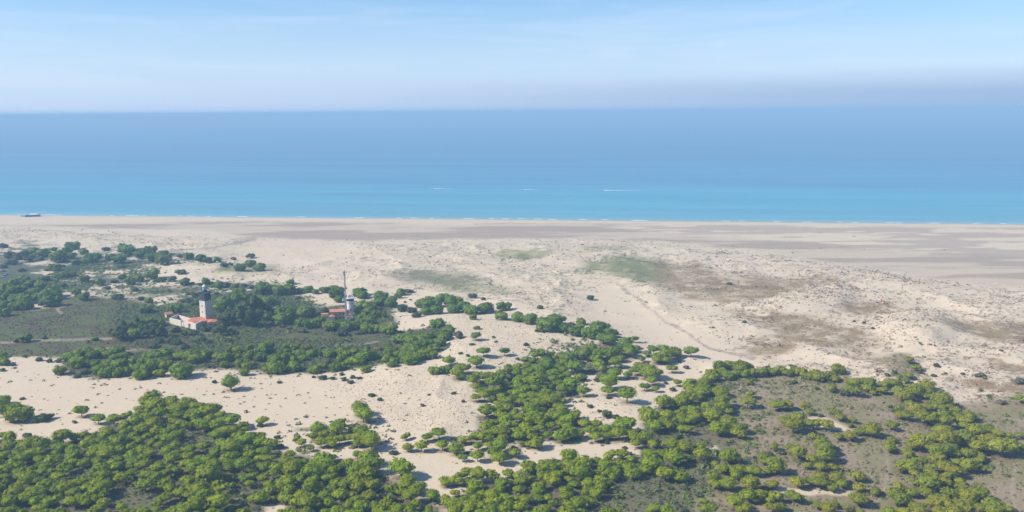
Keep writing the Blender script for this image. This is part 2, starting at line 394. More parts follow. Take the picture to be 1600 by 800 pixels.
# ------------------------------------------------------------------ trees: where each stands (crown centre and width, read off the photograph in eighths of a pixel)
TREES = {
(0, 600, 8): "40,190,150 60,290,170 220,320,330 570,400,210b 430,465,90b 1015,315,160 930,475,60b 1225,410,150 1420,430,160 1570,380,140 110,640,180 20,630,120 115,750,170 400,690,150 320,765,180 520,735,200 780,625,210 720,710,120 930,650,140 1040,640,130 1150,630,100 1320,620,150 1560,590,130 1300,740,130 1500,690,200 730,785,150 900,785,130 1310,785,150 280,175,70g 330,640,120g",
(200, 600, 8): "300,140,220 190,205,170 150,290,120 340,235,230 280,310,130 530,185,150 540,235,190 740,215,200 620,290,200 400,330,170 520,310,140 510,395,110 650,320,150 800,330,170 860,260,190 930,330,190 1050,290,200 790,390,150 840,420,120 570,445,120 660,470,120 250,390,180 140,370,140 80,450,160 320,470,180 170,550,160 370,570,150 480,590,130 620,610,150 30,570,120 1030,420,150 1160,370,120 950,490,190 1110,500,170 1170,440,150 1300,430,190 1280,545,200 1120,610,180 1440,500,120 1460,560,110 1380,620,150 1480,660,220 1300,750,240 940,765,160 510,660,180 400,650,110 240,640,130 130,690,120 30,690,110 290,720,100 400,740,130 1570,700,120 180,790,130 40,780,110",
(400, 600, 8): "85,440,130 55,510,90b 1300,285,190 1340,345,230 1445,130,90b 1550,190,70b 780,540,190 1050,460,120 1010,520,210 1190,560,100 1330,540,120 1300,570,150 730,630,120 840,610,140 940,625,100 810,705,150 940,690,140 1040,670,150 1150,665,120 1300,640,200 1420,640,200 1440,700,210 1270,720,120 950,740,110 570,715,130 515,655,90 265,660,90b 40,630,150 40,700,170 170,720,160 300,775,100g 680,790,90",
(600, 600, 8): "560,130,45b 870,110,65b 985,215,55d 275,640,100 540,650,120 690,595,170 300,770,130 470,760,150 730,745,150 900,780,180 1020,670,140 1130,625,110 860,705,80b 1150,150,120 1240,60,120 1360,75,150 1260,120,160 1160,15,120 1420,230,90 1420,285,120 1280,310,180 1300,490,200 1360,480,130 1490,460,110 1520,400,170 1460,570,200 1340,590,130 1230,640,150 1310,670,120 1490,660,110 1180,760,120 1320,750,120 1450,745,220 1500,120,80 1560,190,140 1590,90,90 1580,660,80 480,265,60d",
(800, 600, 8): "95,85,150 170,50,130 290,30,150 620,40,170 700,60,120 890,75,140 1200,55,150 1440,110,210 1210,160,80b 400,120,160 560,140,160 470,170,200 370,200,180 610,210,120 30,180,110 125,210,120 250,290,180 390,305,110y 500,330,110 620,300,130 600,370,200 690,400,200 790,370,130 40,350,110 100,400,130 270,390,190 230,430,150 350,460,130 30,480,100 490,505,120 910,480,150 820,495,80 1050,485,130 700,510,120 60,560,130 210,565,180 340,535,130 90,620,150 450,620,120 620,620,190 720,580,200 830,600,140 980,560,150 1080,565,120 1200,535,170 1400,470,250 1440,560,130 1040,640,150 1150,630,120 1240,620,130 1345,600,170 1510,610,150 1550,650,150 1550,730,130 320,700,190 120,730,90 220,740,100 1110,720,70b 1185,725,80b 20,790,60 1410,790,70 975,275,80b 1180,380,150b 1300,410,90b 1090,330,70b",
(1000, 600, 8): "200,50,90 290,200,200 630,30,160 790,40,160 770,70,180 660,90,120 590,140,200 510,190,180 470,230,130 740,150,110 1010,60,180 1000,110,120 930,60,90 1050,180,210 1030,260,170 840,260,130 890,320,110 545,295,90 680,310,180 500,345,110 690,380,170 910,370,200 840,390,110 880,440,90 1110,335,100 1120,440,190 1380,105,130 1350,205,170 70,330,170 110,385,220 330,365,160 290,440,170 180,500,190 340,490,160 430,510,100 510,405,110 540,445,110 630,445,130 430,430,90 570,540,150 990,510,230 1070,560,140 1240,520,180 1225,600,150 790,490,80b 740,510,80b 80,650,170 160,740,120 365,730,190 570,745,200 735,780,130 460,650,110g 1490,570,100y 60,15,120 410,60,90b",
(1200, 600, 8): "120,240,160 245,235,150 460,265,110 520,330,100 830,330,120 900,395,120 650,390,80b 365,400,170 200,445,140 320,480,230 430,460,130 570,480,150 730,470,190 1060,440,90 1030,520,100y 990,470,60b 1310,550,200 1150,575,120 1040,625,150 885,645,110 560,640,110 660,630,70b 670,720,200 1540,510,130 1550,680,100 1530,750,180 290,785,130 80,765,120 720,790,180 1320,90,90 1060,50,180 1440,60,120 800,30,120 610,50,70 1250,20,150 1530,280,80b 1580,330,80b 95,550,70y 960,110,140g",
(1400, 600, 8): "100,110,200 40,50,150 240,60,200 400,80,150 420,140,120 580,170,230 520,220,150 40,280,110 160,230,100 250,275,170 390,270,130 540,275,150 650,265,120 60,365,130 140,375,150 380,385,240 600,360,170 610,435,200 740,315,130 840,320,80 770,385,140 920,375,160 870,435,150 960,450,80 850,500,130 370,490,90b 590,560,220 560,545,120 1000,545,190 1150,540,140 880,590,110 1290,600,130 1210,640,130 1430,630,100 1560,630,100 500,640,180 640,655,260 870,650,200 1080,680,150 790,710,130 1040,740,220 1350,730,310 300,710,230 210,740,150 560,770,260 700,785,150 1570,170,130 1060,70,70y 1165,145,70b 20,500,60b 1300,220,100d 1345,225,80g",
(0, 700, 8): "40,80,120 250,50,170 420,40,200 380,80,130 570,80,120 270,110,170 170,160,150 700,50,120 890,20,120 900,80,160 1000,60,100 650,140,150 740,110,120 1060,140,100 490,200,100 80,250,170 20,150,80 1170,40,150 1330,30,200 1490,130,120 1590,90,90 250,270,140 380,265,120 350,340,200 520,280,140 630,280,120 720,335,160 810,340,90 60,350,120 50,410,120 1120,345,200 1280,330,180 1420,335,110 1530,350,180 280,420,110 370,410,110 490,390,130 190,480,160 280,480,130 170,550,210 420,495,140 560,450,190 480,540,170 340,600,190 770,415,130 700,470,140 690,520,140 840,460,200 880,420,110 480,645,170 570,620,90 500,730,150 1230,500,220 1130,555,130 1260,555,160 890,640,180 990,600,120 1050,640,160 1180,630,130 1300,655,150 160,760,120 50,785,150 270,790,120 600,785,130 1520,720,120 1560,785,130 1250,220,180g",
(200, 700, 8): "60,60,150 200,30,170 280,60,130 60,130,140 70,165,130 190,110,140 200,190,160 380,185,110 370,230,150 560,110,170 30,230,90 60,300,150 250,310,160 340,345,200 410,395,120 210,440,200 910,110,120 850,205,210 780,250,130 1050,180,170 1250,110,180 1180,160,100 1010,280,300 1260,240,110 1270,170,150 1440,180,200 1550,165,110 1550,250,110 1310,350,110 1440,365,120 1540,330,130 1520,430,120 1290,455,90 650,530,170 780,380,100 900,490,220 760,580,130 960,560,180 480,600,150 420,640,120 350,690,130 350,760,130 850,665,250 880,720,160 1150,640,250 1220,610,130 670,650,80 590,760,80 660,770,70b 1290,740,90 1040,785,120 1140,785,110 60,780,120 190,780,140 270,790,100 1570,620,130 1440,790,150 1420,670,80b 1490,60,100g",
(400, 700, 8): "415,60,150 60,110,120 170,110,130 110,215,160 380,150,170 480,185,180 600,160,110 830,100,210 960,105,100 1265,65,110 1400,95,220 1150,165,140 720,185,140 880,180,200 210,300,150 450,240,220 700,280,220 810,330,120 910,350,140 90,360,130 330,400,150 400,390,170 160,430,120 170,500,150 60,600,180 290,470,130 540,370,130 680,460,190 780,480,120 700,390,150 860,560,150 500,640,160 650,640,230 890,650,160 1440,180,260 1250,260,220 1380,300,200 1240,370,200 1120,430,160 1300,440,190 1050,560,170 1170,580,120 1480,440,180 1320,700,190 1490,690,110 1540,770,170 1030,770,180 870,785,120 430,770,150 1590,590,80 960,490,120 310,790,90",
(600, 700, 8): "120,50,110b 210,200,300 300,370,180 280,430,210 410,460,200 330,560,220 230,530,140 600,560,190 100,500,150 60,620,120 980,110,110 1170,80,160 1380,40,160 1440,90,200 760,380,140 770,430,110 900,390,150 960,330,130 1040,290,150 1160,320,190 1040,410,100 1140,450,190 1350,320,160 1550,300,130 1470,430,160 1590,450,80 890,550,110 770,640,150 900,670,220 1080,540,110 1220,545,110 1350,560,180 1520,600,150 1270,485,60b 160,740,190 40,770,130 1080,700,200 1180,690,200 1350,760,200 1500,750,180 880,760,170 560,770,120 1060,770,150 1440,510,120 1010,610,120",
(800, 700, 8): "30,40,150 205,195,170 490,180,270 720,90,210 710,195,140 890,150,210 1050,150,130 1160,185,160 1225,70,150 1370,60,160 1470,70,70 1500,130,110 860,280,240 1045,300,120 1170,270,170 1280,290,140 1300,240,120 1470,230,170 1510,290,180 500,370,190 340,450,160 330,510,140 720,380,110 780,440,110 660,520,140 720,510,100 1110,380,150 1180,430,110 1280,350,130 30,350,80 130,390,140 240,370,110 40,430,110 80,500,120 160,500,80 60,620,90 170,620,140 320,610,130 450,610,120 520,670,120 840,660,190 700,690,120 700,770,210 420,740,120 360,780,180 870,780,110 1210,770,140 1330,780,90 70,740,90b",
(1000, 700, 8): "120,40,150 270,50,130 430,80,240 600,110,110 770,60,180 730,20,110 140,140,250 140,205,140 60,260,150 310,290,210 510,320,190 940,180,90 1110,80,210 1540,90,120 1020,240,150 1120,230,120 1250,240,150 1200,300,170 1430,250,180 1580,270,90 920,320,170 930,440,140 1080,430,190 1380,420,210 1560,160,100 800,650,100 850,740,200 1180,660,200 1360,570,190 1490,580,150 1560,560,100 170,740,130 350,770,150 1310,730,180 560,780,90b 370,490,90g 570,500,90g 1450,640,100 740,590,90g",
(1200, 700, 8): "110,195,220 40,150,130 20,280,100 60,440,140 380,40,190 560,120,150 720,50,230 500,200,110 670,210,150 820,220,120 370,410,170 520,400,130 660,350,160 670,410,190 860,350,180 820,480,130 930,430,130 1120,320,170 1140,470,140 1190,540,80b 1340,520,130 1140,610,210 320,570,190 100,590,150 30,640,110 60,720,170 160,720,130 630,700,120 760,740,180 1010,740,130 1160,780,100 830,690,110 1520,760,160 1590,490,60b 1590,610,70 30,80,80 470,150,70b 20,570,80 160,50,110g",
(1400, 700, 8): "140,50,160 330,140,130 500,100,200 720,40,150 910,50,160 1060,90,120 1050,140,110 770,160,130 910,190,200 1080,250,100 170,190,230 60,220,150 440,220,150 600,210,170 720,250,200 680,320,170 440,300,150 240,300,120 880,310,70b 400,390,260 230,400,130 590,380,150 620,420,140 790,400,110 820,470,150 50,470,130 210,530,150 80,600,210 540,610,210 1040,540,220 930,590,200 900,640,180 1200,660,200 1300,700,120 780,670,200 620,660,190 480,660,170 280,720,180 300,770,200 1230,750,220 1040,740,130 740,775,220 540,775,150 1400,760,120 100,780,150 20,710,70 1550,15,100",
(0, 500, 8): "310,215,140 215,255,90b 550,215,80y 1180,215,90 30,420,110 40,490,160 750,620,140 310,455,60b 490,490,90b 620,510,80b 720,510,80b 160,555,70b 20,620,80b 970,390,200 850,440,150 1080,380,180 960,510,200 1150,430,160 1250,380,180 1350,410,150 1450,350,200 1460,440,180 1180,520,150 1340,540,220 1230,600,160 1500,540,200 1420,620,200 1550,450,120 1560,620,160 1300,650,150 1060,630,170g 960,700,90g 1470,140,170l 1560,80,150l 1500,190,130l 1400,160,100l",
(200, 500, 8): "60,90,130l 140,60,150l 180,110,120l 60,150,180 330,120,130l 250,140,140l 420,140,130l 590,110,150g 300,50,130 200,20,200 380,10,150 390,240,160b 530,250,140g 600,270,140b 700,170,90b 840,160,130b 920,230,100b 980,110,130b 1080,130,100b 990,270,90b 1160,100,150l 1270,250,70g 480,395,220 330,430,200 240,430,120 650,420,160 820,400,170 740,440,140 980,395,150 930,440,120 820,460,180 70,500,150 220,510,170 350,520,200 130,580,180 240,600,200 480,500,150 480,560,150 400,640,150 370,625,80 660,600,270 160,660,180 1150,450,160 1290,350,120 1390,350,150 1500,340,150 1230,450,160 1210,540,120 1350,440,140 1430,500,180 1520,420,160 1490,560,120 1450,640,120 1030,570,90b 1280,760,200 1080,770,60b 1370,320,90b 700,330,150g 300,310,140g",
(400, 500, 8): "130,320,200 60,370,150 380,310,100 490,320,110 350,390,150 560,390,140 630,345,140y 200,460,140 380,430,150 330,470,180 260,570,220 170,600,150 440,470,170 50,440,160 480,560,180 590,450,120 700,400,140 780,400,120 920,390,180 1100,400,180 1230,370,120 1080,450,170 720,600,150 840,560,120 900,510,130g 1000,570,150 1080,560,120 1180,500,140 1290,510,130 1370,430,200 1440,430,150 1530,350,110y 1370,600,120 1070,670,70b 830,715,110b 720,710,50b 1100,735,80b 1210,710,80b 960,725,70b 1180,770,90b 1290,720,70b 1080,160,150g 1300,150,110g 330,70,90b 420,90,90y 570,130,110g 290,770,70g",
(600, 500, 8): "60,90,190 670,30,160 800,110,180 1160,90,100y 1145,185,110 930,190,150g 1370,210,50b 960,410,60b 1045,440,60b 1245,370,150 1505,375,120 1155,490,180 810,490,150 770,600,130 640,610,150 980,580,170 910,640,160 960,690,100 1120,720,170 1200,690,160 1310,680,160 1440,700,150 1370,760,190 1550,700,90 1590,740,80 270,210,200 170,220,150 400,210,200 330,260,180 520,220,200 640,200,160 740,190,150 480,300,200 310,340,200 560,280,150 390,370,200 280,420,180 330,470,180 420,440,150 500,400,180 620,330,150 700,260,150 80,370,180 40,300,90 60,430,120 130,490,120 350,510,110 180,400,140 30,470,120 600,420,140 100,530,120 1100,300,60b 1400,265,50d",
(800, 500, 8): "860,10,110 850,60,120 790,130,150 980,130,220 1080,70,200 1170,70,110 1210,140,160 1290,160,80 1140,200,160 1230,220,180 1420,250,170 1530,220,100 1550,340,110 315,130,70b 175,300,80 320,405,170 70,480,60b 160,495,80 195,540,90 990,330,140 910,390,190 1070,400,180 1180,390,170 1280,360,170 1380,340,150 1460,320,130 1460,380,150 1060,460,150 700,450,170 800,430,100 650,510,120 790,560,190 1080,540,170 1130,590,130 1290,510,150 1360,460,110 420,510,150 420,570,150 570,560,100 520,650,150 390,640,100b 310,720,230 210,740,160 520,720,130 70,740,150 740,770,200 850,690,120 1000,630,100b 920,650,80b 1100,690,90 900,735,80b 1060,745,90b 1220,740,220 1290,640,170 1540,610,140 1450,670,110 1580,560,100 740,60,100g",
(1000, 500, 8): "170,350,120 280,345,140 90,400,100 330,410,180 220,440,150 430,370,140 450,410,120 330,490,110 220,480,120 490,510,60b 640,370,150 30,480,90 120,610,200 190,650,180 60,660,130 150,735,150 40,580,130 400,590,120 580,590,70d 470,770,100 630,770,160 320,785,60b 1000,560,170 1130,540,150 1260,560,200 1360,580,120 900,640,150 1030,640,130 870,700,170 930,700,150 1110,690,130 1190,660,120 1310,650,140 1420,640,150 1530,640,150 1370,770,90 1440,740,80b 800,770,140 1590,600,80 1305,20,60g",
(1200, 500, 8): "40,630,130 150,610,150 240,640,130 330,600,120 280,560,60b 420,630,150 470,680,120 540,680,140 640,690,170 760,680,170 840,720,120 590,650,120 240,760,90 330,770,80b 790,780,80b 880,600,160 1080,750,190 1200,770,150 1290,760,180 1550,760,150 1580,650,80b 1490,680,70b 1460,790,100 1080,15,40b 1200,30,50b 1310,100,60b",
(1400, 500, 8): "165,490,100 250,580,100 505,560,80 40,700,90 150,680,110 300,650,90b 470,690,70b 620,665,45b 400,790,180 120,740,100 30,780,120 1310,375,55d 840,670,55b 1100,720,60y 1560,760,150g 1050,685,95d 1010,690,70g 1085,690,75g 300,285,45b",
(0, 370, 6.667): "755,80,130 450,150,130 560,130,70 700,140,100 610,190,170 730,180,110 350,140,100 260,150,90 330,190,80 870,150,90 960,190,170 890,230,120 780,260,80 570,310,110 500,340,60b 650,300,60b 660,385,100 750,380,80 880,420,110 990,470,70b 1040,470,60b 790,550,100 870,610,110 650,500,80b 220,340,80g 40,310,70g 30,90,100g 190,200,150g 100,190,120g 250,430,120 150,460,130 320,470,130 420,490,120 60,500,130 130,540,150 220,530,130 20,560,100 530,550,170 570,600,120 430,600,170 350,570,120 180,610,160 50,620,130 130,660,100 250,640,130 40,700,110 160,710,120 270,690,150 480,640,180 560,650,160 30,770,130 480,440,90b 290,230,110b 410,220,100b 120,260,120b",
(150, 370, 6.667): "95,125,80b 290,100,150 340,130,120 460,130,110 460,175,120 570,130,110 600,190,150 700,165,90 700,220,160 150,195,110 240,220,130 330,190,60b 790,180,50b 870,200,70b 970,190,100 1050,230,60 580,375,140 890,360,120b 280,420,90b 360,450,110 450,430,90 45,465,90 190,460,80b 920,460,100 1000,480,60b 790,440,100g 690,450,90b 620,460,70b 550,650,90 470,640,80b 230,620,120g 960,590,60b 940,660,100b 1020,610,50b 820,730,140 520,740,120 270,300,90g 410,550,70g 120,530,60g",
(300, 390, 6.667): "80,90,130b 160,100,110b 270,100,100b 335,160,80b 400,150,60b 605,65,100g 610,130,110 500,175,110 700,170,120 140,325,90 80,355,70 210,350,70 270,360,90 350,370,100g 450,370,80 490,420,120 540,370,70g 610,380,90g 260,460,60b 720,350,90 720,400,150 810,380,110 910,410,140 1010,400,140 1020,330,80 320,530,160 420,530,220 520,510,180 292,590,120 740,510,180 820,520,90 700,490,80 620,600,220l 740,600,150l 430,680,180l 345,705,140l 530,690,200l 650,690,180l 770,690,110 900,610,150 960,650,160 910,700,180 1040,620,80 300,780,130l 430,90,70d 30,560,90b 30,470,70b",
(440, 420, 6.667): "20,210,90 90,210,110 90,135,70 190,215,80 275,195,110 350,225,80 450,205,100 540,185,100 580,235,150 590,310,90 530,270,80 810,220,140 840,260,110 1020,270,130 1030,330,130 240,420,180 300,430,120 60,430,140 40,490,120 450,430,90b 200,540,130 290,560,130 390,540,150 500,570,170 600,560,140 660,590,120 760,570,120 640,630,110b 850,360,120 920,380,130 830,430,130 890,430,150 830,510,150 900,520,200 990,460,110 1030,600,140 900,600,150 1040,470,90 820,650,70b 165,300,60g",
(580, 420, 7.27): "110,290,160 230,360,160 120,350,130 340,250,110 310,300,80 430,250,90g 670,340,110 560,380,130 640,390,140 740,380,130 740,450,140 620,470,120 810,310,140 900,340,160 980,350,130 930,430,160 1060,420,140 1130,440,170 1300,420,180 1500,400,160 1270,335,60b 1150,310,100g 1155,540,85 1485,515,150 750,600,150 360,450,130b 450,465,120b 520,525,100b 450,350,35b 385,375,35b",
(700, 360, 3.333): "362,448,62 427,455,75 515,475,110 560,450,90 595,497,70 693,468,50 480,400,35b 745,350,45b 1465,275,28g",
}
trees = []        # kind, px, py, width in pixels
for (ox, oy, sc_), txt in TREES.items():
    for e in txt.split():
        k = 'p'
        if e[-1].isalpha(): k, e = e[-1], e[:-1]
        a, b, c = map(float, e.split(','))
        if k == 'p' and c / sc_ < 10.5: k = 'b'
        trees.append((k, ox + a / sc_, oy + b / sc_, c / sc_))

# ------------------------------------------------------------------ foliage shapes
def leaf_cloud(lobes, n_per, size, rng, flat=0.0, low=-0.35):
    """leaf-sized triangles over ellipsoidal lobes (cx,cy,cz,rx,rz); returns v, f, shade number per vertex"""
    V, L = [], []
    for (cx, cy, cz, rx, rz) in lobes:
        n = int(n_per * (rx / 0.18) ** 2)
        u = rng.normal(size=(n, 3)); u /= np.linalg.norm(u, axis=1)[:, None]
        u = u[u[:, 2] > low]; n = len(u)
        p = np.array([cx, cy, cz]) + u * np.array([rx, rx, rz]) * rng.uniform(0.86, 1.06, (n, 1))
        nn = u / np.array([rx, rx, rz]); nn /= np.linalg.norm(nn, axis=1)[:, None]
        nn = nn + rng.normal(size=(n, 3)) * 0.24; nn /= np.linalg.norm(nn, axis=1)[:, None]
        t = np.cross(nn, rng.normal(size=(n, 3))); t /= np.linalg.norm(t, axis=1)[:, None]
        b = np.cross(nn, t)
        s = size * rng.uniform(0.6, 1.35, (n, 1))
        tri = np.stack([p + t * s, p - t * s * 0.5 + b * s * 0.87, p - t * s * 0.5 - b * s * 0.87], 1)
        V.append(tri.reshape(-1, 3)); L.append(np.repeat(rng.uniform(0, 1, n), 3))
    V = np.concatenate(V); L = np.concatenate(L)
    return V, np.arange(len(V)).reshape(-1, 3), L
def core_blob(lobes, shrink=0.82):
    V, Fc = [], []; off = 0
    bm_ = bmesh.new(); bmesh.ops.create_icosphere(bm_, subdivisions=1, radius=1)
    bv = np.array([v.co[:] for v in bm_.verts]); bf = np.array([[v.index for v in f.verts] for f in bm_.faces]); bm_.free()
    for (cx, cy, cz, rx, rz) in lobes:
        V.append(bv * np.array([rx, rx, rz]) * shrink + np.array([cx, cy, cz])); Fc.append(bf + off); off += len(bv)
    return np.concatenate(V), np.concatenate(Fc)
def crown_arrays(kind, rng, dens=1.0):
    lobes = []
    if kind == 'umbrella':            # crown of unit width, its underside at z = 0
        sx, sy = rng.uniform(0.90, 1.12), rng.uniform(0.88, 1.06)
        nd = rng.integers(1, 4)                        # one to three broad domes side by side
        for i in range(nd):
            a = rng.uniform(0, 6.28) if i == 0 else a + 6.28 / nd + rng.uniform(-0.4, 0.4)
            r = 0.0 if nd == 1 else rng.uniform(0.12, 0.20)
            rx = 0.46 if nd == 1 else rng.uniform(0.31, 0.38)
            lobes.append((r * math.cos(a) * sx, r * math.sin(a) * sy, 0.14 + rng.uniform(-0.05, 0.05), rx, rx * rng.uniform(0.54, 0.68)))
        base = list(lobes)
        for i in range(rng.integers(8, 13)):           # smaller tufts breaking up the domes
            cx, cy, cz_, rx, rz = base[rng.integers(0, nd)]
            a = rng.uniform(0, 6.28); el = rng.uniform(-0.2, 1.2); q = rng.uniform(0.80, 0.93); rr = rng.uniform(0.07, 0.12)
            lobes.append((cx + rx * q * math.cos(a) * math.cos(el), cy + rx * q * math.sin(a) * math.cos(el), cz_ + rz * q * math.sin(el), rr, rr * rng.uniform(0.65, 0.85)))
        size, low = 0.036, -0.28
    elif kind == 'round':             # crown of unit width reaching down to the ground
        nd = rng.integers(2, 5)                        # broad domes on top
        for i in range(nd):
            a = rng.uniform(0, 6.28) if i == 0 else a + 6.28 / nd + rng.uniform(-0.4, 0.4)
            r = rng.uniform(0.12, 0.22); rx = rng.uniform(0.27, 0.35)
            lobes.append((r * math.cos(a), r * math.sin(a), 0.27 + rng.uniform(-0.07, 0.06), rx, rx * rng.uniform(0.58, 0.74)))
        base = list(lobes)
        for i in range(rng.integers(8, 12)):
            cx, cy, cz_, rx, rz = base[rng.integers(0, nd)]
            a = rng.uniform(0, 6.28); el = rng.uniform(-0.2, 1.2); q = rng.uniform(0.80, 0.92); rr = rng.uniform(0.07, 0.12)
            lobes.append((cx + rx * q * math.cos(a) * math.cos(el), cy + rx * q * math.sin(a) * math.cos(el), cz_ + rz * q * math.sin(el), rr, rr * rng.uniform(0.65, 0.9)))
        for i in range(6):                             # skirts hanging down to the ground
            a = i * 1.05 + rng.uniform(-0.3, 0.3); r = rng.uniform(0.22, 0.33)
            lobes.append((r * math.cos(a), r * math.sin(a), 0.12, rng.uniform(0.11, 0.17), 0.15))
        size, low = 0.042, -0.6
    elif kind == 'broad':
        n = 17
        for i in range(n):
            r = 0.34 * math.sqrt(rng.uniform(0.02, 1)); a = i * 2.4
            rr = rng.uniform(0.13, 0.21)
            z = 0.25 + 0.5 * rng.uniform(0, 1) * (1 - (r / 0.45) ** 2)
            lobes.append((r * math.cos(a), r * math.sin(a), z, rr, rr))
        size, low = 0.046, -0.7
    else:                             # shrub
        n = rng.integers(5, 9)
        for i in range(n):
            r = 0.30 * math.sqrt((i + 0.2) / n); a = i * 2.4 + rng.uniform(-0.6, 0.6)
            rr = rng.uniform(0.17, 0.26)
            z = 0.12 + 0.18 * (1 - (r / 0.45) ** 2) * rng.uniform(0.6, 1.2)
            lobes.append((r * math.cos(a), r * math.sin(a), z, rr, rr * 0.85))
        size, low = 0.06, -0.4
    per = {'umbrella': 88, 'round': 80, 'broad': 85, 'shrub': 55}[kind] * dens
    v, f, l = leaf_cloud(lobes, per, size / math.sqrt(dens), rng, low=low)
    cv, cf = core_blob(lobes, 0.88)
    v2 = np.concatenate([v, cv]); f2 = np.concatenate([f, cf + len(v)]); l2 = np.concatenate([l, np.full(len(cv), 0.35)])
    return v2, f2, l2, lobes
def tube(bm_, p0, p1, r0, r1, n=6):
    p0, p1 = Vector(p0), Vector(p1); d = (p1 - p0)
    q = d.to_track_quat('Z', 'Y')
    ra, rb = [], []
    for i in range(n):
        a = 2 * math.pi * i / n; o = Vector((math.cos(a), math.sin(a), 0))
        ra.append(bm_.verts.new(p0 + q @ (o * r0))); rb.append(bm_.verts.new(p1 + q @ (o * r1)))
    for i in range(n):
        bm_.faces.new((ra[i], ra[(i + 1) % n], rb[(i + 1) % n], rb[i]))
    bm_.faces.new(ra[::-1]); bm_.faces.new(rb)
def trunk_mesh(name, lobes, zc, rng, mat, r=0.028, kind='umbrella'):
    """tapered trunk from below ground, forking into limbs that reach into the crown (zc = height of the crown's underside)"""
    bm_ = bmesh.new()
    fork = Vector((rng.uniform(-0.03, 0.03), rng.uniform(-0.03, 0.03), zc * 0.8 if zc > 0.1 else 0.1))
    mid = Vector((rng.uniform(-0.02, 0.02), rng.uniform(-0.02, 0.02), fork.z * 0.5))
    tube(bm_, (0, 0, -0.06), mid, r * 1.25, r); tube(bm_, mid, fork, r, r * 0.8)
    for i in range(0, min(len(lobes), 12), 2):
        L = lobes[i]; tube(bm_, fork, (L[0] * 0.85, L[1] * 0.85, zc + L[2] * 0.75), r * 0.45, r * 0.16, 5)
    me = bpy.data.meshes.new(name); bm_.to_mesh(me); bm_.free(); me.materials.append(mat)
    return me

VAR = {}
for kind, nvar in (('umbrella', 18), ('round', 10), ('broad', 5), ('shrub', 8)):
    VAR[kind] = []
    for i in range(nvar):
        rng = np.random.default_rng(100 + i * 7 + len(kind))
        v, f, l, lobes = crown_arrays(kind, rng)
        me = np_mesh(kind + "_crown", v, f, M_CROWN, {'leaf': l})
        zc = {'umbrella': 0.26, 'round': 0.05, 'broad': 0.12, 'shrub': 0.0}[kind]
        tm = trunk_mesh(kind + "_trunk", lobes, zc, rng, M_BARK) if kind != 'shrub' else None
        VAR[kind].append((me, tm, zc))

# place every tree on the ground
placed = []
for (k, px, py, w) in trees:
    if k == 'p': shape = 'umbrella' if (py > 590 or (py > 520 and px > 700)) and not (px < 60 and py < 660) and not (1095 < px < 1320 and 560 < py < 602) else 'round'
    elif k == 'l': shape = 'broad'
    else: shape = 'shrub'
    cz = {'umbrella': 0.48, 'round': 0.36, 'broad': 0.5, 'shrub': 0.2}[shape]
    x, y, z = ground_hit(px, py, 3.0)
    for _ in range(2):
        dist = -(R3.T @ np.array([x, y, z - CAM_H]))[2]
        W = w * dist / F * (1.28 if shape == 'umbrella' else 1.22)
        x, y, z = ground_hit(px, py, cz * W)
    placed.append([k, shape, px, py, w, x, y, z, W])
# ------------------------------------------------------------------ ground sheet
def grow(a, b, n, first):
    """n values from a outwards to b, steps growing"""
    t = np.linspace(0, 1, n + 1)[1:]
    return a + (b - a) * t ** 4 * 1.0 + 0 * first
rows = [292.0]
while rows[-1] < 1400:
    y = rows[-1]; rows.append(y + min(4.0, max(0.55, 0.72 * y * y / 134000)))
rows = np.array(rows)
rows = np.concatenate([-(np.geomspace(1, 40001, 14)[::-1] - 1), np.arange(25, 292, 10.0), rows, rows[-1] + np.array([20, 60, 150, 300])])
us = np.linspace(-1, 1, 861)
ue = np.array([1.04, 1.1, 1.2, 1.35, 1.6, 2, 3, 5, 9, 18, 40, 90, 170])
us = np.concatenate([-ue[::-1], us, ue])
YR, US = np.meshgrid(rows, us, indexing='ij')
GX = np.clip(US * (0.70 * np.clip(YR, 270, 1500) + 55), -40000, 40000)
GY = YR + COAST_B * GX * smooth(200, 1200, YR)
GXf, GYf = GX.ravel(), GY.ravel()
GZf = hh(GXf, GYf)
nr, nc = GX.shape
idx = np.arange(nr * nc).reshape(nr, nc)
quads = np.stack([idx[:-1, :-1], idx[:-1, 1:], idx[1:, 1:], idx[1:, :-1]], -1).reshape(-1, 4)

PX, PY, PD = project(GXf, GYf, GZf)
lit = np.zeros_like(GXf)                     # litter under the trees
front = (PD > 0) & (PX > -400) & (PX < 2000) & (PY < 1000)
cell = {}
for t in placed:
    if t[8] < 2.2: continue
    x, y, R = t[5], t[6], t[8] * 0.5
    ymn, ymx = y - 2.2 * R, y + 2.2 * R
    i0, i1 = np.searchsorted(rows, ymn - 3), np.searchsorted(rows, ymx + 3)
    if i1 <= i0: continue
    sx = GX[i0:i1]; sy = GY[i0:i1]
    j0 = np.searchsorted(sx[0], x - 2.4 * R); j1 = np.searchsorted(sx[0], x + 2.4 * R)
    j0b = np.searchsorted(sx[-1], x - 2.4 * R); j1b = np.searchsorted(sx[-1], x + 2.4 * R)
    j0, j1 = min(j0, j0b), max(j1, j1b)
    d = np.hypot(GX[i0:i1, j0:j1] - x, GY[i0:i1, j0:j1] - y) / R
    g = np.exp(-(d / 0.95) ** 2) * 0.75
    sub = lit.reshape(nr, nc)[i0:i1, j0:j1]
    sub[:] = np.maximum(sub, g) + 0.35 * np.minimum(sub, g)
lit = np.clip(lit, 0, 1)

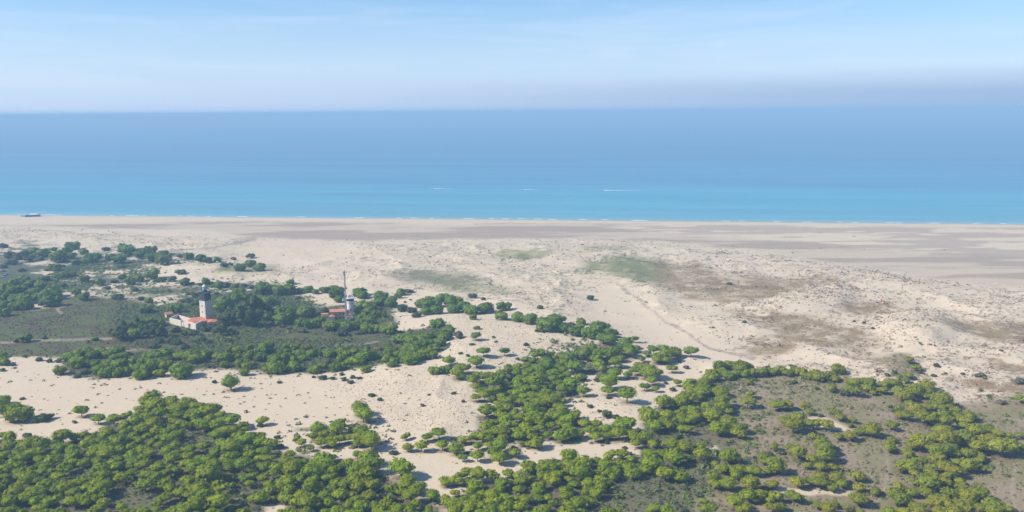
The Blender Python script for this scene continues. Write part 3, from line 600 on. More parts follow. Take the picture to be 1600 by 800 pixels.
def cover_at(x, y):
    """what grows or lies on the sand at each point: colour and how much of the ground it covers"""
    n = x.shape[0]
    col = np.zeros((n, 3)); cov = np.zeros(n)
    def lay(a, c):
        nonlocal col, cov
        a = np.clip(a, 0, 1)
        c = np.asarray(c)
        tot = cov * (1 - a) + a
        w = np.where(tot > 1e-6, a / np.maximum(tot, 1e-6), 0)[:, None]
        col = col * (1 - w) + c * w
        cov = tot
    n1 = fbm(x / 30, y / 24, 3, 71)[:, None]; n2 = fbm(x / 11 + 9, y / 9, 3, 73)[:, None]
    n3 = fbm(x / 4, y / 3.5, 2, 75)
    px, py, d = project(x, y, np.full_like(x, 2.0))
    right = smooth(1050, 1300, px)[:, None]
    lay(zs('wet', x, y, 5) * (0.42 + 0.48 * smooth(0.36, 0.58, fbm(x / 130, y / 30, 4, 87))), (0.315, 0.245, 0.185))
    lay(smooth(16, 4, coast_s(x, y) + 6 * (fbm(x / 25, y / 25, 2, 88) - .5)) * 0.6, (0.30, 0.24, 0.185))
    bp = zs('beachpatch', x, y, 3)
    lay(bp * smooth(0.42, 0.54, fbm(x / 80, y / 24, 4, 81)) * 0.62, (0.315, 0.245, 0.195))
    speck = smooth(0.50, 0.64, fbm(x / 2.6, y / 2.6, 3, 83)) * smooth(0.36, 0.56, n1[:, 0])
    lay(zs('dunes', x, y) * (1 - zs('clean', x, y)) * speck * 0.55, np.where(right > 0.5, (0.20, 0.145, 0.10), (0.15, 0.135, 0.085)))
    lay(zs('grassA', x, y) * (0.42 + 0.6 * n2[:, 0]), (0.165, 0.17, 0.07))
    lay(zs('grassG', x, y) * (0.45 + 0.6 * n2[:, 0]), (0.155, 0.15, 0.09))
    lay(zs('grassB', x, y, 12) * (0.22 + 0.85 * n2[:, 0]), (0.235, 0.168, 0.088))
    lay(zs('mixleft', x, y) * smooth(0.30, 0.54, n2[:, 0] * 0.5 + n1[:, 0] * 0.5) * 0.88, (0.085, 0.095, 0.05))
    h = np.clip(n1 * 0.6 + n2 * 0.5, 0, 1)
    h2 = smooth(0.36, 0.62, fbm(x / 13 + 5, y / 11, 4, 79))[:, None]
    lay(zs('slack', x, y, 4), (1 - h2) * np.array((0.085, 0.068, 0.038)) + h2 * np.array((0.092, 0.102, 0.036)))
    lay(zs('wood', x, y) * 0.9, (0.075, 0.078, 0.034))
    fc = (1 - h) * np.array((0.135, 0.105, 0.066)) + h * np.array((0.105, 0.118, 0.05))
    fr = (1 - h2) * np.array((0.250, 0.190, 0.128)) + h2 * np.array((0.195, 0.170, 0.085))
    lay(zs('fore', x, y) * smooth(0.16, 0.42, n2[:, 0] * 0.6 + n1[:, 0] * 0.4 + 0.06), fc * (1 - right) + fr * right)
    lay(zs('belt', x, y, 9) * smooth(0.42, 0.62, n2[:, 0] * 0.6 + n1[:, 0] * 0.4) * 0.75, fc)
    lay(zs('scrub', x, y) * 0.96, fr)
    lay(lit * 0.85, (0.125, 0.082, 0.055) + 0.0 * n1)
    bare = zs('bare', x, y, 3)
    cov = cov * (1 - 0.92 * bare)
    st = sample(Z['sandtrack'], px, py) * (d > 0)
    lay(st * np.where(py > 690, 0.40, 0.75), (0.33, 0.27, 0.20))
    lay(sample(Z['track'], px + 8 * (n2[:, 0] - .5), py) * (d > 0) * 0.5 * (0.5 + n3), (0.19, 0.155, 0.125))
    lay(sample(Z['greytrack'], px, py) * (d > 0) * 0.6, (0.24, 0.20, 0.165))
    far = smooth(60, -200, y) * 0.8
    lay(np.where(d > 0, 0, far), (0.08, 0.085, 0.045))
    return col, cov
COVC, COVF = cover_at(GXf, GYf)

gm, n, l, b = new_mat("dune_ground")
b.inputs['Roughness'].default_value = 0.95; b.inputs['Specular IOR Level'].default_value = 0.1
ge = n.new('ShaderNodeNewGeometry')
a_c = n.new('ShaderNodeAttribute'); a_c.attribute_name = 'cover_colour'
a_f = n.new('ShaderNodeAttribute'); a_f.attribute_name = 'cover'
def noise(scale, detail=5, rough=0.6):
    z = n.new('ShaderNodeTexNoise'); z.inputs['Scale'].default_value = scale; z.inputs['Detail'].default_value = detail
    z.inputs['Roughness'].default_value = rough
    l.new(ge.outputs['Position'], z.inputs['Vector']); return z.outputs['Fac']
def gmath(op, a, b_=None, c_=None):
    m = n.new('ShaderNodeMath'); m.operation = op
    for i, v in enumerate((a, b_, c_)):
        if v is None: continue
        if isinstance(v, (int, float)): m.inputs[i].default_value = v
        else: l.new(v, m.inputs[i])
    return m.outputs[0]
fine, mid_, broad = noise(0.9), noise(0.16), noise(0.02)
sand = n.new('ShaderNodeMix'); sand.data_type = 'RGBA'
sand.inputs['A'].default_value = (0.44, 0.35, 0.245, 1); sand.inputs['B'].default_value = (0.57, 0.47, 0.345, 1)
l.new(gmath('ADD', gmath('MULTIPLY', fine, 0.45), gmath('MULTIPLY', gmath('ADD', mid_, broad), 0.28)), sand.inputs['Factor'])
cvar = n.new('ShaderNodeVectorMath'); cvar.operation = 'SCALE'
l.new(a_c.outputs['Color'], cvar.inputs[0])
l.new(gmath('ADD', gmath('MULTIPLY', fine, 1.1), 0.45), cvar.inputs['Scale'])
fr_ = n.new('ShaderNodeMapRange'); fr_.interpolation_type = 'SMOOTHSTEP'
fr_.inputs['From Min'].default_value = 0.12; fr_.inputs['From Max'].default_value = 0.88
l.new(gmath('ADD', a_f.outputs['Fac'], gmath('MULTIPLY', gmath('SUBTRACT', noise(0.55, 6, 0.7), 0.5), 0.7)), fr_.inputs['Value'])
# noise must not put cover where there is none
lim = gmath('MULTIPLY', fr_.outputs[0], gmath('MINIMUM', gmath('MULTIPLY', a_f.outputs['Fac'], 6.0), 1.0))
gmix = n.new('ShaderNodeMix'); gmix.data_type = 'RGBA'
l.new(lim, gmix.inputs['Factor']); l.new(sand.outputs['Result'], gmix.inputs['A']); l.new(cvar.outputs[0], gmix.inputs['B'])
l.new(gmix.outputs['Result'], b.inputs['Base Color'])
bp_ = n.new('ShaderNodeBump'); bp_.inputs['Strength'].default_value = 0.55; bp_.inputs['Distance'].default_value = 0.5
l.new(noise(0.45, 6, 0.65), bp_.inputs['Height']); l.new(bp_.outputs[0], b.inputs['Normal'])
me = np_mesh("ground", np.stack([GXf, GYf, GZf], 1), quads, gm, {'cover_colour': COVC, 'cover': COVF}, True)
tag(link("ground", me), "pale dune sand with dark scrub flats and a wide beach", "ground", None, 'structure')

# ------------------------------------------------------------------ sea
sea_rot = math.atan(COAST_B)
sm, n, l, b = new_mat("sea_water")
tcn = n.new('ShaderNodeTexCoord'); sep = n.new('ShaderNodeSeparateXYZ'); l.new(tcn.outputs['Object'], sep.inputs[0])
def gn(scale, sc, detail=4, rough=0.55, dist=0.0):
    mpn = n.new('ShaderNodeMapping'); mpn.inputs['Scale'].default_value = sc
    l.new(tcn.outputs['Object'], mpn.inputs[0])
    z = n.new('ShaderNodeTexNoise'); z.inputs['Scale'].default_value = scale; z.inputs['Detail'].default_value = detail
    z.inputs['Roughness'].default_value = rough; z.inputs['Distortion'].default_value = dist
    l.new(mpn.outputs[0], z.inputs['Vector']); return z.outputs['Fac']
# depth: shallow green-blue by the beach, deep blue out at sea; y runs out from the shore
lg = gmath('LOGARITHM', gmath('MAXIMUM', gmath('ADD', sep.outputs['Y'], 30.0), 1.0), 10.0)
dr = n.new('ShaderNodeMapRange'); dr.inputs['From Min'].default_value = 1.5; dr.inputs['From Max'].default_value = 4.0
streak = gmath('ADD', gmath('MULTIPLY', gn(1.0, (0.0009, 0.010, 1), 5), 0.6), gmath('MULTIPLY', gn(1.0, (0.00025, 0.0022, 1), 4), 0.6))
l.new(gmath('ADD', lg, gmath('MULTIPLY', gmath('SUBTRACT', streak, 0.6), 1.7)), dr.inputs['Value'])
cr = n.new('ShaderNodeValToRGB')
el = cr.color_ramp.elements
el[0].position = 0.0; el[0].color = (0.20, 0.34, 0.36, 1)
el[1].position = 1.0; el[1].color = (0.04, 0.16, 0.29, 1)
for p_, c_ in ((0.08, (0.12, 0.30, 0.36, 1)), (0.42, (0.07, 0.265, 0.365, 1)), (0.66, (0.07, 0.205, 0.325, 1))):
    e = el.new(p_); e.color = c_
l.new(dr.outputs[0], cr.inputs[0])
stk = n.new('ShaderNodeMapRange'); stk.inputs['From Min'].default_value = 0.3; stk.inputs['From Max'].default_value = 0.7
stk.inputs['To Min'].default_value = 0.72; stk.inputs['To Max'].default_value = 1.40
l.new(gmath('ADD', gmath('MULTIPLY', gn(1.0, (0.0012, 0.016, 1), 6, 0.65), 0.5), gmath('MULTIPLY', gn(1.0, (0.0002, 0.0035, 1), 5, 0.6), 0.5)), stk.inputs['Value'])
wv = n.new('ShaderNodeVectorMath'); wv.operation = 'SCALE'
l.new(cr.outputs[0], wv.inputs[0]); l.new(stk.outputs[0], wv.inputs['Scale']); l.new(wv.outputs[0], b.inputs['Base Color'])
b.inputs['Roughness'].default_value = 0.35; b.inputs['IOR'].default_value = 1.33; b.inputs['Specular IOR Level'].default_value = 0.22
hgt = gmath('ADD', gmath('MULTIPLY', gn(1.0, (0.03, 0.11, 1), 4), 1.0), gmath('MULTIPLY', gn(1.0, (0.004, 0.02, 1), 5), 3.0))
bpn = n.new('ShaderNodeBump'); bpn.inputs['Strength'].default_value = 0.6; bpn.inputs['Distance'].default_value = 3.0
l.new(hgt, bpn.inputs['Height']); l.new(bpn.outputs[0], b.inputs['Normal'])
SEA = 46000.0
ys = np.concatenate([[-40, 0], np.geomspace(20, SEA, 30)]); xs = np.concatenate([-np.geomspace(200, 39000, 12)[::-1], [0], np.geomspace(200, 39000, 12)])
YY, XX = np.meshgrid(ys, xs, indexing='ij'); ii = np.arange(YY.size).reshape(YY.shape)
me = np_mesh("water", np.stack([XX.ravel(), YY.ravel(), np.zeros(YY.size)], 1),
             np.stack([ii[:-1, :-1], ii[:-1, 1:], ii[1:, 1:], ii[1:, :-1]], -1).reshape(-1, 4), sm)
so_ = link("water", me); so_.location = (0, COAST_A, 0); so_.rotation_euler = (0, 0, sea_rot)
tag(so_, "calm blue sea, turquoise near the beach", "sea", None, 'structure')
def shore_point(px, out):                     # a point OUT metres off the water line at this column of the view
    x, y = flat_hit(px, 342, 0.0)
    for _ in range(6):
        y = COAST_A + COAST_B * x; u, v, d = project(np.array(x), np.array(y), np.array(0.0)); x += (px - float(u)) * float(d) / F
    return x - math.sin(sea_rot) * out, COAST_A + COAST_B * x + math.cos(sea_rot) * out

M_FOAM = plain("foam", (0.82, 0.84, 0.84), 0.9, 0.1, 0.5)
V, Fc = [], []
surf = [(55, 14), (75, 8), (90, 10), (172, 4), (203, 18), (224, 5), (277, 4), (295, 8), (326, 5), (377, 14), (467, 10), (560, 12), (622, 8), (645, 12), (673, 5), (732, 15), (767, 7), (787, 9),
        (813, 8), (840, 8), (862, 10), (910, 10), (945, 8), (1000, 20), (1136, 7), (1160, 8), (1215, 6), (1262, 15), (1314, 7), (1337, 8), (1390, 9), (1405, 6), (1460, 14), (1528, 8), (1570, 7)]
for px, wpx in surf:
    half = wpx * 0.5 * random.uniform(0.9, 1.5)
    cx, cy = shore_point(px, random.uniform(2.0, 9.0))
    nn = 7
    up, dn_ = [], []
    for i in range(nn):
        t = i / (nn - 1) * 2 - 1
        w_ = (0.55 + 0.7 * random.random()) * (1 - abs(t) ** 3) + 0.1
        xx = cx + half * t * math.cos(sea_rot); yy = cy + half * t * math.sin(sea_rot) + random.uniform(-0.4, 0.4)
        up.append((xx, yy + w_, 0.05)); dn_.append((xx, yy - w_, 0.05))
    o_ = len(V)
    V += dn_ + up + [(a_[0], (a_[1] + c_[1]) / 2, 0.3) for a_, c_ in zip(up, dn_)]
    for i in range(nn - 1):
        Fc.append((o_ + i, o_ + i + 1, o_ + 2 * nn + i + 1, o_ + 2 * nn + i)); Fc.append((o_ + 2 * nn + i, o_ + 2 * nn + i + 1, o_ + nn + i + 1, o_ + nn + i))
tag(link("surf", np_mesh("surf", V, Fc, M_FOAM)), "broken white lines of small waves along the beach", "surf", None, 'stuff')

# ------------------------------------------------------------------ low ground cover, merged: dune grass tufts and heath
def clump_template(rng, blades, spread, hgt_, size):
    p = np.zeros((blades, 3)); a = rng.uniform(0, 2 * math.pi, blades); r = np.sqrt(rng.uniform(0, 1, blades)) * spread
    p[:, 0], p[:, 1] = r * np.cos(a), r * np.sin(a)
    p[:, 2] = hgt_ * (1 - (r / spread) ** 2) * rng.uniform(0.35, 1.0, blades)
    nn = np.stack([p[:, 0] / spread, p[:, 1] / spread, np.full(blades, 0.75)], 1) + rng.normal(size=(blades, 3)) * 0.35
    nn /= np.linalg.norm(nn, axis=1)[:, None]
    t = np.cross(nn, rng.normal(size=(blades, 3))); t /= np.linalg.norm(t, axis=1)[:, None]; bb = np.cross(nn, t)
    s = size * rng.uniform(0.7, 1.3, (blades, 1))
    v = np.stack([p + t * s, p - t * s * 0.5 + bb * s * 0.87, p - t * s * 0.5 - bb * s * 0.87], 1).reshape(-1, 3)
    return v, np.repeat(rng.uniform(0, 1, blades), 3)
def scatter_mesh(name, x, y, size, hs, tone, templates, mat, rng):
    V, T, L = [], [], []
    which = rng.integers(0, len(templates), len(x)); z = hh(x, y)
    for k_, (tv, tl) in enumerate(templates):
        m = which == k_
        if not m.any(): continue
        a = rng.uniform(0, 2 * math.pi, m.sum()); ca, sa = np.cos(a)[:, None], np.sin(a)[:, None]
        vx = tv[None, :, 0] * ca - tv[None, :, 1] * sa; vy = tv[None, :, 0] * sa + tv[None, :, 1] * ca
        S = size[m][:, None]
        V.append(np.stack([vx * S + x[m][:, None], vy * S + y[m][:, None], tv[None, :, 2] * (hs[m])[:, None] * S + z[m][:, None] - 0.02], -1).reshape(-1, 3))
        T.append(np.repeat(tone[m], len(tv), 0)); L.append(np.tile(tl, m.sum()))
    V = np.concatenate(V)
    return np_mesh(name, V, np.arange(len(V)).reshape(-1, 3), mat, {'tone': np.concatenate(T), 'leaf': np.concatenate(L)})
rg = np.random.default_rng(3)
T_TUFT = [clump_template(rg, 12, 0.5, 0.42, 0.20) for _ in range(8)]
T_HEATH = [clump_template(rg, 20, 0.5, 0.50, 0.17) for _ in range(8)]

def candidates(step, x0, x1, y0, y1):
    nx, ny = int((x1 - x0) / step), int((y1 - y0) / step)
    x, y = np.meshgrid(x0 + (np.arange(nx) + 0.5) * step, y0 + (np.arange(ny) + 0.5) * step)
    x = x.ravel() + rg.uniform(-0.5, 0.5, x.size) * step; y = y.ravel() + rg.uniform(-0.5, 0.5, y.size) * step
    px, py, d = project(x, y, np.full_like(x, 2.0))
    m = (px > -120) & (px < 1720) & (py < 840) & (coast_s(x, y) > 60)
    return x[m], y[m], px[m], py[m]
x, y, px, py = candidates(2.2, -900, 900, 300, 1260)
dn = zs('dunes', x, y); cl = zs('clean', x, y); wt_ = zs('wet', x, y, 2)
dens = 0.62 * fbm(x / 34, y / 22, 3, 91) + 0.38 * fbm(x / 9, y / 7, 2, 92)
other = np.clip(zs('slack', x, y) + zs('wood', x, y) + zs('fore', x, y) + zs('scrub', x, y), 0, 1)
right = smooth(1000, 1300, px)
gB = np.clip(zs('grassB', x, y) + zs('grassG', x, y) + zs('grassA', x, y), 0, 1)
p = dn * (1 - wt_) * (1 - 0.88 * cl) * (0.10 + 1.0 * smooth(0.40, 0.62, dens)) * (1 - other) * (0.65 + 0.5 * right) * (1 - 0.15 * gB)
p = np.maximum(p, zs('mixleft', x, y) * 0.30)
p = np.maximum(p, (1 - other) * (1 - wt_) * (py > 440) * 0.06)
p = np.maximum(p, (py < 400) * (py > 346) * 0.004)
k = rg.uniform(0, 1, len(x)) < p
x, y, px, right = x[k], y[k], px[k], right[k]
sz = np.exp(rg.normal(0.0, 0.48, len(x))) * (0.76 + 0.26 * right) * np.where((py[k] > 545) & (px < 640), 1.55, 1.0)
g = rg.uniform(0, 1, (len(x), 1))
tone = (1 - g) * np.array((0.13, 0.125, 0.062)) + g * np.array((0.20, 0.165, 0.095))
tone = tone * (1 - right[:, None]) + right[:, None] * ((1 - g) * np.array((0.33, 0.20, 0.15)) + g * np.array((0.23, 0.19, 0.11)))
tag(link("dune_grass", scatter_mesh("dune_grass", x, y, sz, rg.uniform(0.6, 1.1, len(x)), tone, T_TUFT, M_TUFT, rg)),
    "low clumps of grass and herbs dotted over the dunes", "dune grass", None, 'stuff')
NT1 = len(x)
x, y, px, py = candidates(1.35, -330, 330, 380, 720)
p = zs('duneface', x, y) * (0.25 + 0.5 * fbm(x / 9, y / 9, 3, 93)) * (1 - np.clip(zs('fore', x, y) + zs('wood', x, y), 0, 1))
k = rg.uniform(0, 1, len(x)) < p * 0.9
x, y = x[k], y[k]
tone = np.array((0.16, 0.14, 0.085)) * rg.uniform(0.75, 1.3, (len(x), 1))
tag(link("sparse_grass", scatter_mesh("sparse_grass", x, y, rg.uniform(0.4, 0.85, len(x)), rg.uniform(0.7, 1.2, len(x)), tone, T_TUFT, M_TUFT, rg)),
    "fine grey grass speckling the bare dune face", "grass", None, 'stuff')
x, y, px, py = candidates(2.3, -420, 420, 290, 830)
sl_, wd, fo, sc_ = zs('slack', x, y), zs('wood', x, y), np.maximum(zs('fore', x, y), 0.5 * zs('belt', x, y, 9)), zs('scrub', x, y)
bare = zs('bare', x, y, 3)
dens = fbm(x / 16, y / 14, 3, 95)
p = (np.clip(0.62 * sl_ + 0.6 * wd + 0.8 * fo + 0.85 * sc_, 0, 0.85) * (0.35 + 1.1 * smooth(0.3, 0.65, dens))) * (1 - bare) * (1 - np.clip(sample(Z['sandtrack'], px, py), 0, 1))
k = rg.uniform(0, 1, len(x)) < p
x, y, px, sl_, sc_, dens = x[k], y[k], px[k], sl_[k], sc_[k], dens[k]
g = np.clip(rg.uniform(-0.25, 1.0, (len(x), 1)) + (dens[:, None] - .5), 0, 1)
tone = (1 - g) * np.array((0.125, 0.10, 0.065)) + g * np.array((0.095, 0.125, 0.045))
rt = np.clip(smooth(1050, 1300, px) + 0.3 * sc_, 0, 1)[:, None]
tone = tone * (1 - rt) + rt * ((1 - g) * np.array((0.26, 0.185, 0.13)) + g * np.array((0.20, 0.20, 0.075)))
sl2 = sl_[:, None]
tone = tone * (1 - sl2) + sl2 * ((1 - g) * np.array((0.08, 0.062, 0.04)) + g * np.array((0.085, 0.10, 0.042)))
sz = np.exp(rg.normal(0.25, 0.35, len(x))) * (1 - 0.2 * sl_)
tag(link("heath", scatter_mesh("heath", x, y, sz, rg.uniform(0.7, 1.25, len(x)), tone, T_HEATH, M_TUFT, rg)),
    "low grey green and brown scrub covering the ground between pines", "heath", None, 'stuff')
NT2 = len(x)
x, y, px, py = candidates(2.6, -440, 440, 290, 900)
wd, fo, ml, be, sc_ = zs('wood', x, y), zs('fore', x, y), zs('mixleft', x, y), zs('belt', x, y, 9), zs('scrub', x, y)
sl_ = zs('slack', x, y) * smooth(180, 260, px) * smooth(450, 380, px)
dens = fbm(x / 20, y / 17, 3, 97)
p = np.clip(0.85 * wd + 0.42 * fo + 0.5 * ml + 0.5 * zs('thicket', x, y) + 0.30 * be + 0.09 * sc_ + 0.55 * sl_, 0, 0.9) * (0.25 + 1.2 * smooth(0.36, 0.62, dens)) * (1 - zs('bare', x, y, 3))
k = rg.uniform(0, 1, len(x)) < p
x, y, px, py, dens, sc_ = x[k], y[k], px[k], py[k], dens[k], sc_[k]
g = rg.uniform(0, 1, (len(x), 1)); nearf = smooth(560, 680, py)[:, None]
tone = (1 - g) * np.array((0.135, 0.155, 0.06)) + g * np.array((0.11, 0.165, 0.032))
tone = tone * (1 - nearf) + nearf * ((1 - g) * np.array((0.12, 0.125, 0.06)) + g * np.array((0.125, 0.165, 0.025)))
T_UNDER = [clump_template(rg, 34, 0.5, 0.42, 0.15) for _ in range(8)]
tag(link("undergrowth", scatter_mesh("undergrowth", x, y, np.exp(rg.normal(0.85, 0.32, len(x))), rg.uniform(0.7, 1.2, len(x)), tone, T_UNDER, M_TUFT, rg)),
    "dense green bushes filling the ground between the pines and around the lighthouse", "undergrowth", None, 'stuff')
NT3 = len(x)

# ------------------------------------------------------------------ the trees themselves
def pine_tone(px, py, r):
    near = smooth(480, 660, py); rgt = smooth(950, 1350, px)
    a = np.array((0.135, 0.200, 0.026)); bcol = np.array((0.200, 0.250, 0.002)); c = np.array((0.218, 0.228, 0.020))
    t = a * (1 - near) + bcol * near
    t = t * (1 - rgt) + c * rgt
    f = 0.86 + 0.28 * r.random()
    y_ = r.uniform(-0.10, 0.10)
    return np.clip(t * f * np.array((1 + y_ * 1.6, 1 + y_ * 0.5, 1.0)), 0.005, 0.3)
TONE = {'b': (0.070, 0.100, 0.026), 'g': (0.105, 0.115, 0.065), 'y': (0.175, 0.165, 0.022), 'd': (0.16, 0.11, 0.078), 'l': (0.085, 0.112, 0.03)}
pines = sorted([t for t in placed if t[0] == 'p'], key=lambda t: -t[4])
single, rest = pines[:300], pines[300:]
rr = random.Random(11)
# more of the same woods just outside the picture's edges
xs_, ys_ = np.meshgrid(np.arange(-420, 420, 6.5), np.arange(255, 760, 6.5))
xs_ = xs_.ravel() + rg.uniform(-2.5, 2.5, xs_.size); ys_ = ys_.ravel() + rg.uniform(-2.5, 2.5, ys_.size)
px_, py_, d_ = project(xs_, ys_, np.full_like(xs_, 6.0))
fz = np.clip(zs('fore', xs_, ys_) + 0.4 * zs('scrub', xs_, ys_) + zs('wood', xs_, ys_), 0, 1)
out = ((px_ < -14) | (px_ > 1614) | (py_ > 818)) & (px_ > -190) & (px_ < 1790) & (py_ < 900) & (fz > 0.35)
for q in np.nonzero(out & (rg.uniform(0, 1, len(xs_)) < fz * 0.75))[0]:
    W_ = rr.uniform(4.5, 9); rest.append(['p', 'umbrella' if py_[q] > 590 else 'round', px_[q], py_[q], 12, xs_[q], ys_[q], gz(xs_[q], ys_[q]), W_])
cx_, cy_, cpx, cpy = candidates(3.6, -300, 300, 290, 560)
fl = zs('fill', cx_, cy_, 4) * (1 - zs('clearing', cx_, cy_, 3))
tp = np.array([(t[5], t[6]) for t in placed if t[0] == 'p'])
for q in np.nonzero((fl > 0.5) & (rg.uniform(0, 1, len(cx_)) < 0.8))[0]:
    dd = np.hypot(tp[:, 0] - cx_[q], tp[:, 1] - cy_[q]).min()
    if dd > 4.5:
        rest.append(['p', 'umbrella', cpx[q], cpy[q], 10, cx_[q], cy_[q], gz(cx_[q], cy_[q]), min(dd * 1.35, 7.0) * rr.uniform(0.8, 1.05)])
        tp = np.concatenate([tp, [[cx_[q], cy_[q]]]])
LOWV = {}
for kind in ('umbrella', 'round'):
    LOWV[kind] = [crown_arrays(kind, np.random.default_rng(500 + i), 0.55)[:3] for i in range(8)]
V, Fc, T, L = [], [], [], []; off = 0
tb = bmesh.new()
for (k, shape, px, py, w, x, y, z, W) in rest:
    v, f, lf = rr.choice(LOWV[shape]); zc = 0.26 if shape == 'umbrella' else 0.04
    a = rr.uniform(0, 6.283); ca, sa = math.cos(a), math.sin(a); hs = rr.uniform(0.9, 1.15)
    vv = np.stack([(v[:, 0] * ca - v[:, 1] * sa) * W + x, (v[:, 0] * sa + v[:, 1] * ca) * W + y, (v[:, 2] * hs + zc) * W + z], 1)
    V.append(vv); Fc.append(f + off); off += len(v); L.append(lf)
    T.append(np.repeat(pine_tone(px, py, rr)[None], len(v), 0))
    tube(tb, (x, y, z - 0.4), (x, y, z + W * (zc + 0.2)), 0.03 * W, 0.018 * W, 5)
woods = empty("pine_wood", (0, 400, 2))
tag(woods, "the smaller and more distant green pines of the woods and dunes", "pine wood", None, 'stuff')
def child_keep(o, par):
    o.parent = par; o.matrix_parent_inverse = Matrix.Translation(par.location).inverted(); return o
o = link("crowns", np_mesh("crowns", np.concatenate(V), np.concatenate(Fc), M_CROWN_ATTR, {'tone': np.concatenate(T), 'leaf': np.concatenate(L)})); child_keep(o, woods); o['kind'] = 'stuff'
me = bpy.data.meshes.new("trunks"); tb.to_mesh(me); tb.free(); me.materials.append(M_BARK)
o = link("trunks", me); child_keep(o, woods); o['kind'] = 'stuff'

def add_tree(name, t, label, cat, group, tone):
    k, shape, px, py, w, x, y, z, W = t
    cm, tm, zc = rr.choice(VAR[shape])
    root = empty(name, (x, y, z), rr.uniform(0, 6.283))
    tag(root, label, cat, group)
    c = link("crown", cm, root); c.location = (0, 0, zc * W * (1 if shape != 'umbrella' else 1)); hs = rr.uniform(0.88, 1.18)
    c.scale = (W, W, W * hs); c.color = (*tone, 1)
    tr = link("trunk", tm, root); tr.scale = (W, W, W)
    return root
def add_shrub(name, t, label, cat, group, tone):
    k, shape, px, py, w, x, y, z, W = t
    o = link(name, rr.choice(VAR['shrub'])[0]); o.location = (x, y, z - 0.05 * W); o.rotation_euler = (0, 0, rr.uniform(0, 6.283))
    o.scale = (W, W, W * rr.uniform(0.8, 1.15)); o.color = (*tone, 1)
    return tag(o, label, cat, group)
